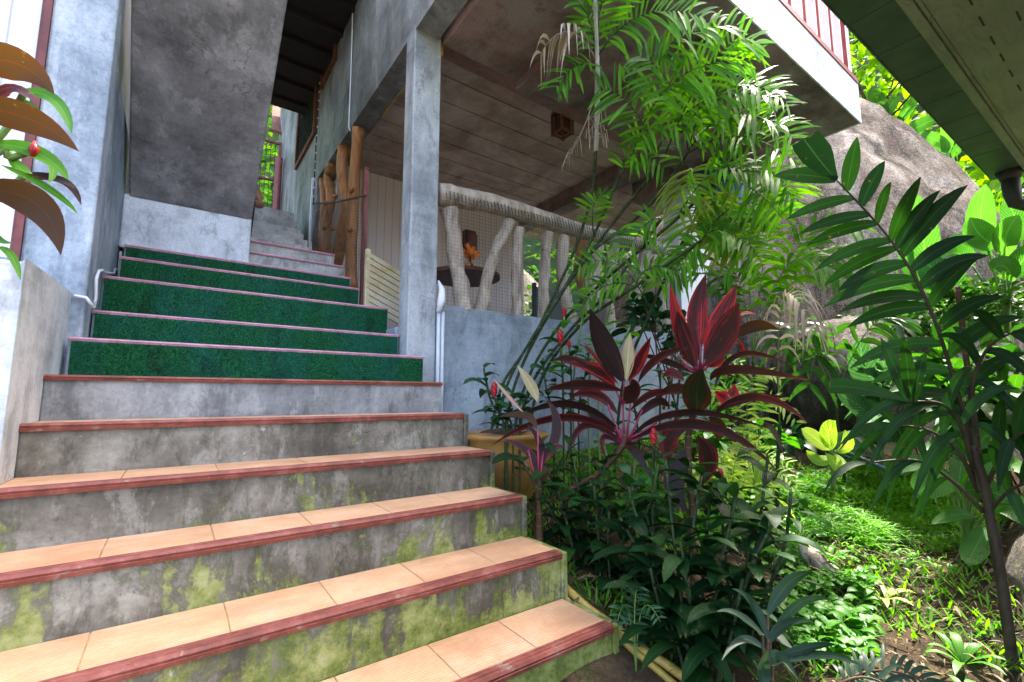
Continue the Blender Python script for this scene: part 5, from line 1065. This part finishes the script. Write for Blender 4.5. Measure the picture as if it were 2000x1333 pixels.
rosette('spiky_plant', gp_(1740, 640, d=6.2) + V((0, 0, .75)), 26, .42, .05, 'big', 'spiky light plant with strap leaves perched above the rounded boulder', 'plant', seed=91)
def fern(base, fr, label, seed, ll=.11, lw=.014, mat='fern'):
    rnd.seed(seed); t = thing('fern', base, label, 'fern')
    for (mi, ti, n) in fr: frond(t, base, P(*mi), P(*ti), n, ll, lw, [M[mat], M['stemlight']], (V((0, 0, 1)) + view(P(*mi)) * .7), .2, .12, 'palm', rad=.003, spread=.4, nseg=3)
fern(gp_(1480, 850, d=3.4), [((1460, 770, 3.4), (1530, 745, 3.4), 18), ((1440, 790, 3.4), (1400, 790, 3.3), 14), ((1490, 800, 3.3), (1560, 830, 3.3), 16), ((1420, 800, 3.4), (1350, 800, 3.3), 14)], 'pale fern arching right of the taller cordyline', 101, .12, .02, 'lime')
fern(gp_(1430, 960, d=3.6), [((1440, 890, 3.6), (1480, 860, 3.6), 20), ((1470, 905, 3.6), (1540, 905, 3.5), 20), ((1410, 900, 3.6), (1370, 900, 3.5), 18), ((1480, 920, 3.5), (1560, 950, 3.4), 18)], 'sunlit yellow-green fern at the near edge of the grass', 102, .12, .016, 'lime')
fern(gp_(1570, 1100, d=3.2), [((1560, 1030, 3.2), (1610, 1070, 3.1), 18), ((1600, 1020, 3.2), (1650, 1040, 3.2), 16), ((1540, 1040, 3.2), (1500, 1050, 3.1), 16)], 'small fern on the bare soil below the grass', 103, .09, .012)
fern(gp_(1240, 1230, d=1.95), [((1255, 1190, 1.95), (1290, 1215, 1.9), 12), ((1225, 1190, 1.95), (1205, 1220, 1.9), 12), ((1240, 1180, 1.95), (1250, 1150, 1.95), 12)], 'small dark fern beside the yellow hoses', 104, .06, .010, 'ginger')
fern(gp_(1370, 830, d=4.2), [((1390, 740, 4.2), (1450, 710, 4.2), 18), ((1340, 750, 4.2), (1290, 740, 4.1), 16), ((1410, 770, 4.1), (1480, 790, 4.0), 18)], 'fern between the two cordylines and the low wall', 105, .14, .02)
# dark strap plant at the bottom edge
rnd.seed(110); ds = thing('strap_leaf_plant', gp_(1490, 1345, d=1.75), 'dark blue-green strap-leaved plant at the bottom edge', 'plant'); m = MB(); s_ = MB()
for (a, b_, c, w_) in [((1505, 1250), (1560, 1180), (1625, 1172), 17), ((1500, 1260), (1535, 1220), (1590, 1215), 20), ((1505, 1290), (1580, 1265), (1635, 1260), 16), ((1510, 1300), (1600, 1280), (1690, 1305), 18), ((1490, 1240), (1440, 1200), (1400, 1195), 16), ((1500, 1200), (1540, 1140), (1585, 1120), 26), ((1495, 1270), (1450, 1250), (1410, 1290), 16), ((1500, 1310), (1520, 1280), (1560, 1330), 20), ((1500, 1250), (1470, 1180), (1430, 1150), 18), ((1500, 1340), (1490, 1310), (1500, 1270), 30)]:
    pleaf(m, a + (1.75,), b_ + (1.74,), c + (1.68,), w_, rnd.uniform(-30, 30), 'strap', 9, .25)
    s_.tube([V(ds.location), P(*a, 1.75)], .004, 5)
m.build('leaves', M['darkstrap'], ds, smooth=True); s_.build('stalks', M['stembrown'], ds)
rnd.seed(111); ds = thing('palm_seedling', gp_(1640, 1400, d=1.8), 'palm seedling with narrow blue-green leaflets at the bottom edge right of the strap-leaved plant', 'palm')
for (mi, ti, n) in [((1720, 1310, 1.85), (1830, 1345, 1.9), 14), ((1700, 1325, 1.8), (1780, 1380, 1.8), 12)]: frond(ds, P(1630, 1345, 1.78), P(*mi), P(*ti), n, .10, .012, [M['darkstrap'], M['stembrown']], view(P(*mi)) + V((0, 0, .6)), .3, .1)
for (x, y, d, n, lab, sd_) in [(1870, 1190, 2.75, 9, 'green seedling on the mossy bank left of the dark palm stem', 3), (1720, 1130, 3.1, 7, 'pale two-leaved seedling in the middle of the bare soil', 4), (1880, 1240, 2.5, 6, 'lowest seedling on the soil by the palm stem', 5), (1620, 1080, 3.3, 8, 'seedling at the lower edge of the grass, left of the bare soil', 6), (1240, 1060, 2.2, 8, 'dark seedling in the shade between the steps and the ginger clump', 7), (1320, 960, 3.3, 9, 'lit seedling behind the ginger clump', 8)]:
    rosette('seedling', gp_(x, y, d=d), n, .17 if n > 6 else .12, .035, 'ginger_lt' if sd_ != 4 else 'lime', lab, 'seedling', .8, .4, 'lance', sd_)

# ------------------------------------------------------------------ grass, litter, pebbles, dead log
rnd.seed(120); m = MB(); cnt = 0
while cnt < 20000:
    x, y = rnd.uniform(1480, 1960), rnd.uniform(885, 1120)
    e = ((x - 1700) / 215) ** 2 + ((y - 985) / 95) ** 2 + mnoise.noise(V((x * .012, y * .02, 3))) * .9
    if e > 1 and rnd.random() > .05: continue
    zz = -.7; q = at(x, y, Z=zz)
    for _ in range(3): q = at(x, y, Z=gz(q.x, q.y))
    if q.x > 7 or q.x < 1.5: continue
    l = rnd.uniform(.05, .15) * (1 if e < .8 else .6); a = rnd.uniform(0, 6.28); d_ = V((math.cos(a), math.sin(a), rnd.uniform(.4, 1.8))).normalized()
    b = V((q.x, q.y, gz(q.x, q.y) - .005)); m.leaf(b, b + d_ * l * .6, b + d_ * l * .9 + V((math.cos(a), math.sin(a), -.6)) * l * .3, rnd.uniform(.008, .018), V((-math.cos(a), -math.sin(a), 1)), 3, 'strap', .2); cnt += 1
cnt = 0
while cnt < 8000:
    x, y = rnd.uniform(1.45, 5.0), rnd.uniform(.2, 3.0)
    if mnoise.noise(V((x * 1.9, y * 1.9, 9))) < -.02 and rnd.random() > .03: continue
    l = rnd.uniform(.03, .09); a = rnd.uniform(0, 6.28); d_ = V((math.cos(a), math.sin(a), rnd.uniform(.4, 1.6))).normalized(); b = V((x, y, gz(x, y) - .005))
    m.leaf(b, b + d_ * l * .6, b + d_ * l, rnd.uniform(.006, .014), V((-math.cos(a), -math.sin(a), 1)), 3, 'strap', .2); cnt += 1
tag(m.build('grass', M['grass'], smooth=True), 'bright green grass and weeds on the garden slope', 'grass', kind='stuff')
m = MB(); cnt = 0
while cnt < 2600:
    if rnd.random() < .7: x, y = rnd.uniform(1360, 1660), rnd.uniform(880, 1090)
    else: x, y = rnd.uniform(1540, 1700), rnd.uniform(1140, 1300)
    if mnoise.noise(V((x * .02, y * .03, 8))) < -.08: continue
    q = at(x, y, Z=-.7)
    for _ in range(3): q = at(x, y, Z=gz(q.x, q.y))
    if q.x > 6.5 or q.x < 1.5: continue
    b = V((q.x, q.y, gz(q.x, q.y) + rnd.uniform(.01, .07))); a = rnd.uniform(0, 6.28); d_ = V((math.cos(a), math.sin(a), rnd.uniform(.1, .6))).normalized(); l = rnd.uniform(.035, .085)
    m.leaf(b, b + d_ * l * .55, b + d_ * l + V((0, 0, -.25 * l)), l * rnd.uniform(.35, .5), V((0, 0, 1)) + rvec(.3), 4, 'ovate', .2); cnt += 1
tag(m.build('ground_cover', M['ginger_lt'], smooth=True), 'small-leaved creeping plants at the near edge of the grass', 'ground cover', kind='stuff')
m = MB()
for _ in range(2900):
    x, y = rnd.uniform(1.42, 4.6), rnd.uniform(.1, 2.9); a = rnd.uniform(0, 6.28); l = rnd.uniform(.03, .13) * (.6 if rnd.random() < .8 else 1.2); b = V((x, y, gz(x, y) + rnd.uniform(.006, .03))); d_ = V((math.cos(a), math.sin(a), rnd.uniform(-.1, .25)))
    e = b + d_ * l; e.z = gz(e.x, e.y) + rnd.uniform(.004, .03); m.leaf(b, b.lerp(e, .5) + V((0, 0, rnd.uniform(0, .03))), e, l * rnd.uniform(.06, .22), V((0, 0, 1)) + rvec(.5), 4, 'lance', rnd.uniform(-.5, .6))
tag(m.build('leaf_litter', M['litter'], smooth=True), 'dry leaves and twigs scattered on the soil', 'leaf litter', kind='stuff')
m = MB()
for _ in range(1500):
    x, y = rnd.uniform(1.42, 4.4), rnd.uniform(.1, 1.7); s_ = rnd.uniform(.002, .009); z = gz(x, y); m.tube([(x, y, z - s_ * .3), (x, y, z + s_ * .3), (x + s_ * .2, y, z + s_ * .8)], [s_, s_ * 1.05, s_ * .5], 5, 0, rnd.random())
tag(m.build('pebbles', M['crumb'], smooth=True), 'small crumbs of soil and pebbles on the bare ground', 'pebbles', kind='stuff')
dl = thing('fallen_trunk', gp_(1590, 1130, d=3.3), 'grey split fallen palm trunk at the lower edge of the grass', 'log'); a, b = gp_(1530, 1065, d=3.35), gp_(1645, 1150, d=3.15)
m = MB(); log(m, [a + V((0, 0, .03)), a.lerp(b, .5) + V((0, 0, .035)), b + V((0, 0, .02))], [.05, .055, .035], 4.4, 10, .4, 8); m.build('trunk', M['log_grey'], dl, smooth=True)
m = MB()
for q in range(12): c = a.lerp(b, rnd.random()) + V((rnd.gauss(0, .05), rnd.gauss(0, .05), .05)); dd = (b - a).normalized() * rnd.uniform(.08, .2) + rvec(.03); m.leaf(c, c + dd * .5 + V((0, 0, .02)), c + dd, .018, V((0, 0, 1)) + rvec(.4), 4, 'strap', .2)
m.build('splinters', M['litter'], dl)
gpz = [P(1615, 870, 4.6), P(1680, 895, 4.4), P(1760, 930, 4.2)]
cord('garden_pipe', gpz, .018, 'greenpipe', 'dark teal pipe lying across the back edge of the grass', 'pipe')
pc_ = P(1485, 880, 4.8); cord('cut_branch', [gp_(1380, 880, d=4.6) + V((0, 0, .06)), gp_(1450, 885, d=4.6) + V((0, 0, .05)), gp_(1560, 925, d=4.6) + V((0, 0, .03))], .022, 'twig', 'pale bare branch lying behind the yellow-green fern', 'branch')

# ------------------------------------------------------------------ greenery on the hillside and behind the houses
rnd.seed(130); m = MB(); cnt = 0
while cnt < 12000:
    x, y = rnd.uniform(10.2, 30), rnd.uniform(-7, 17)
    if rnd.random() > 1.6 / (1 + (x - 10) * .16): continue
    if cnt % 6 == 0: x, y = rnd.uniform(-4, 5), rnd.uniform(12.4, 17)
    z = hz(x, y); n = mnoise.noise(V((x * .6, y * .6, 5))); p = V((x, y, z + rnd.uniform(0, .9) * (1 + n)))
    a = rnd.uniform(0, 6.28); d_ = V((math.cos(a) - .5, math.sin(a), rnd.uniform(-.3, .8))).normalized(); l = rnd.uniform(.22, .6)
    m.leaf(p, p + d_ * l * .5, p + d_ * l * .95 + V((0, 0, -.2 * l)), l * rnd.uniform(.3, .5), V((-.6, 0, 1)) + rvec(.4), 3, 'ovate', .15); cnt += 1
tag(m.build('hill_thicket', M['hillleaf'], smooth=True), 'sunlit thicket of leaves covering the hillside', 'thicket', kind='stuff')
def bananas(x, y, d, LL, label, seed): rnd.seed(seed); b = P(x, y, d); b.z = min(b.z, hz(b.x, b.y) if b.x > 9.6 else b.z); broad('banana_plant', b, LL, 'big', label, 'banana plant', srad=.03, wave=.03)
bananas(1740, 300, 13, [((1735, 260, 13), (1715, 200, 13), (1700, 175, 13), 26, 0), ((1750, 250, 13), (1775, 210, 13), (1795, 185, 12.8), 20, 10), ((1760, 270, 13), (1800, 245, 12.8), (1838, 230, 12.5), 30, 0), ((1730, 230, 13), (1740, 205, 13), (1760, 190, 13), 24, 0)], 'banana plant with pale torn leaves just above the granite ridge', 141)
bananas(1850, 330, 12.5, [((1850, 300, 12.5), (1830, 275, 12.5), (1790, 262, 12.3), 24, 0), ((1860, 310, 12.5), (1880, 285, 12.4), (1905, 300, 12.3), 20, 0), ((1845, 310, 12.5), (1850, 270, 12.5), (1840, 240, 12.4), 20, 0)], 'smaller banana plant above the ridge beneath the eave edge', 142)
for (x, y, d, r, n, lab, s_) in [(1700, 120, 14, (1.6, 1.6, 1.5), 650, 'bright leafy tree crown between the balcony rail and the eave', 151), (1560, 40, 14, (2.0, 1.8, 1.6), 750, 'leafy tree crown seen through the balcony rail', 152), (1990, 400, 12, (1.2, 1.2, .9), 380, 'leafy bush on the hillside behind the downpipe', 153)]:
    shrub('hillside_bush', P(x, y, d), r, n, .34, .15, 'hillleaf', lab, 'bush', 8, seed=s_)
for (c, r, n, lab, s_) in [((.2, 12.5, 4.4), (1.5, 1.0, 2.6), 1500, 'dense green bush at the end of the passage behind the metal gate', 161), ((4.2, 7.6, 1.4), (1.0, .7, 1.2), 420, 'shadowy bush behind the veranda seen through the logs', 162), ((6.0, 7.4, 1.2), (1.0, .7, 1.3), 420, 'green bush behind the right end of the veranda', 163)]:
    shrub('garden_bush', c, r, n, .26, .11, 'hedge', lab, 'bush', 8, seed=s_)

# ------------------------------------------------------------------ person sitting on the upper steps, mostly hidden by the stair flight
pe = at(503, 400, Y=5.2); k = pe.z            # the bent elbow comes out past the slab
hipz = k - .20; sx_ = pe.x - .235; y0 = 5.22
JT = {'pelvis': ((sx_, y0, hipz), .125), 'waist': ((sx_, y0 + .01, hipz + .17), .115), 'chest': ((sx_, y0 - .02, hipz + .36), .135), 'neck': ((sx_, y0 - .05, hipz + .52), .055), 'chin': ((sx_, y0 - .08, hipz + .60), .06), 'head': ((sx_, y0 - .08, hipz + .69), .092), 'crown': ((sx_, y0 - .07, hipz + .78), .07)}
for s_, n_ in ((-1, 'l'), (1, 'r')):
    JT['sh' + n_] = ((sx_ + s_ * .17, y0 - .02, hipz + .43), .058); JT['el' + n_] = ((sx_ + s_ * .27, y0 - .02, hipz + .19), .043); JT['wr' + n_] = ((sx_ + s_ * .12, y0 - .24, hipz + .14), .030); JT['ha' + n_] = ((sx_ + s_ * .08, y0 - .31, hipz + .13), .034)
    JT['hi' + n_] = ((sx_ + s_ * .09, y0 - .03, hipz - .01), .095); JT['kn' + n_] = ((sx_ + s_ * .11, y0 - .42, hipz + .09), .062); JT['an' + n_] = ((sx_ + s_ * .11, y0 - .40, hipz - .33), .042); JT['to' + n_] = ((sx_ + s_ * .12, y0 - .56, hipz - .37), .034)
ED = [('pelvis', 'waist'), ('waist', 'chest'), ('chest', 'neck'), ('neck', 'chin'), ('chin', 'head'), ('head', 'crown')]
for n_ in 'lr': ED += [('chest', 'sh' + n_), ('sh' + n_, 'el' + n_), ('el' + n_, 'wr' + n_), ('wr' + n_, 'ha' + n_), ('pelvis', 'hi' + n_), ('hi' + n_, 'kn' + n_), ('kn' + n_, 'an' + n_), ('an' + n_, 'to' + n_)]
for n_, s_ in (('l', -1), ('r', 1)):
    h = V(JT['ha' + n_][0])
    for i in range(4):
        a = h + V((s_ * (-.024 + .015 * i), -.035, .008)); JT['f%d%s' % (i, n_)] = (tuple(a), .0095); JT['g%d%s' % (i, n_)] = (tuple(a + V((-s_ * .004, -.03 - .004 * (i in (1, 2)), -.010))), .0085); JT['e%d%s' % (i, n_)] = (tuple(a + V((-s_ * .006, -.045, -.032))), .0075)
        ED += [('ha' + n_, 'f%d%s' % (i, n_)), ('f%d%s' % (i, n_), 'g%d%s' % (i, n_)), ('g%d%s' % (i, n_), 'e%d%s' % (i, n_))]
    JT['th' + n_] = (tuple(h + V((-s_ * .038, -.01, .012))), .0105); JT['ti' + n_] = (tuple(h + V((-s_ * .055, -.035, .008))), .009); ED += [('ha' + n_, 'th' + n_), ('th' + n_, 'ti' + n_)]
def skinned(name, keys, edges, scale, mat, parent, rootk, sub=2):
    me = bpy.data.meshes.new(name); o = bpy.data.objects.new(name, me); C.objects.link(o); o.parent = parent; ix = {q: i for i, q in enumerate(keys)}; og = root_loc(parent)
    me.from_pydata([tuple(V(JT[q][0]) - og) for q in keys], [(ix[a], ix[b]) for a, b in edges if a in ix and b in ix], [])
    md = o.modifiers.new('skin', 'SKIN'); md.use_smooth_shade = True
    for q in keys:
        v_ = me.skin_vertices[0].data[ix[q]]; r_ = JT[q][1] * scale; v_.radius = (r_, r_); v_.use_root = (q == rootk)
    sb = o.modifiers.new('sub', 'SUBSURF'); sb.levels = sub; sb.render_levels = sub; me.materials.append(M[mat]); return o
pr = thing('person', (sx_, y0, hipz - .1), 'person in black sitting on the upper steps, bare elbow showing past the slab', 'person')
skinned('body', list(JT), ED, 1.0, 'skin', pr, 'pelvis')
skinned('shirt', ['pelvis', 'waist', 'chest', 'shl', 'shr'], ED, 1.14, 'cloth_black', pr, 'pelvis')
skinned('trousers', ['pelvis', 'hil', 'hir', 'knl', 'knr', 'anl', 'anr'], ED, 1.2, 'cloth_black', pr, 'pelvis')
m = MB(); hc = V(JT['head'][0]) + V((0, .012, .03))
for j in range(9):
    for i in range(18):
        f = lambda i_, j_: hc + V((math.cos(6.2832 * i_ / 18) * math.cos(j_ * .19 - .15) * .098, math.sin(6.2832 * i_ / 18) * math.cos(j_ * .19 - .15) * .108, math.sin(j_ * .19 - .15) * .105 - (.07 * max(0, math.sin(6.2832 * i_ / 18)) if j_ == 0 else 0)))
        m.quad([f(i, j), f(i + 1, j), f(i + 1, j + 1), f(i, j + 1)])
m.build('hair', M['hair'], pr, smooth=True)
m = MB(); hc = V(JT['head'][0])
m.tube([hc + V((0, -.085, .015)), hc + V((0, -.108, -.012)), hc + V((0, -.086, -.022))], [.008, .014, .006], 8)
for s_ in (-1, 1): m.tube([hc + V((s_ * .090, .01, .02)), hc + V((s_ * .098, .012, 0)), hc + V((s_ * .090, .0, -.03))], [.008, .014, .006], 8)
m.build('nose_and_ears', M['skin'], pr, smooth=True)
for s_ in (-1, 1):
    m = MB(); e = hc + V((s_ * .033, -.084, .012)); m.tube([e - V((.011, 0, 0)), e, e + V((.011, 0, 0))], [.002, .0075, .002], 8); m.build('eye', M['black'], pr, smooth=True)
m = MB(); e = hc + V((0, -.083, -.052)); m.tube([e - V((.024, -.006, 0)), e, e + V((.024, .006, 0))], [.002, .006, .002], 6); m.build('mouth', M['oldred'], pr, smooth=True)
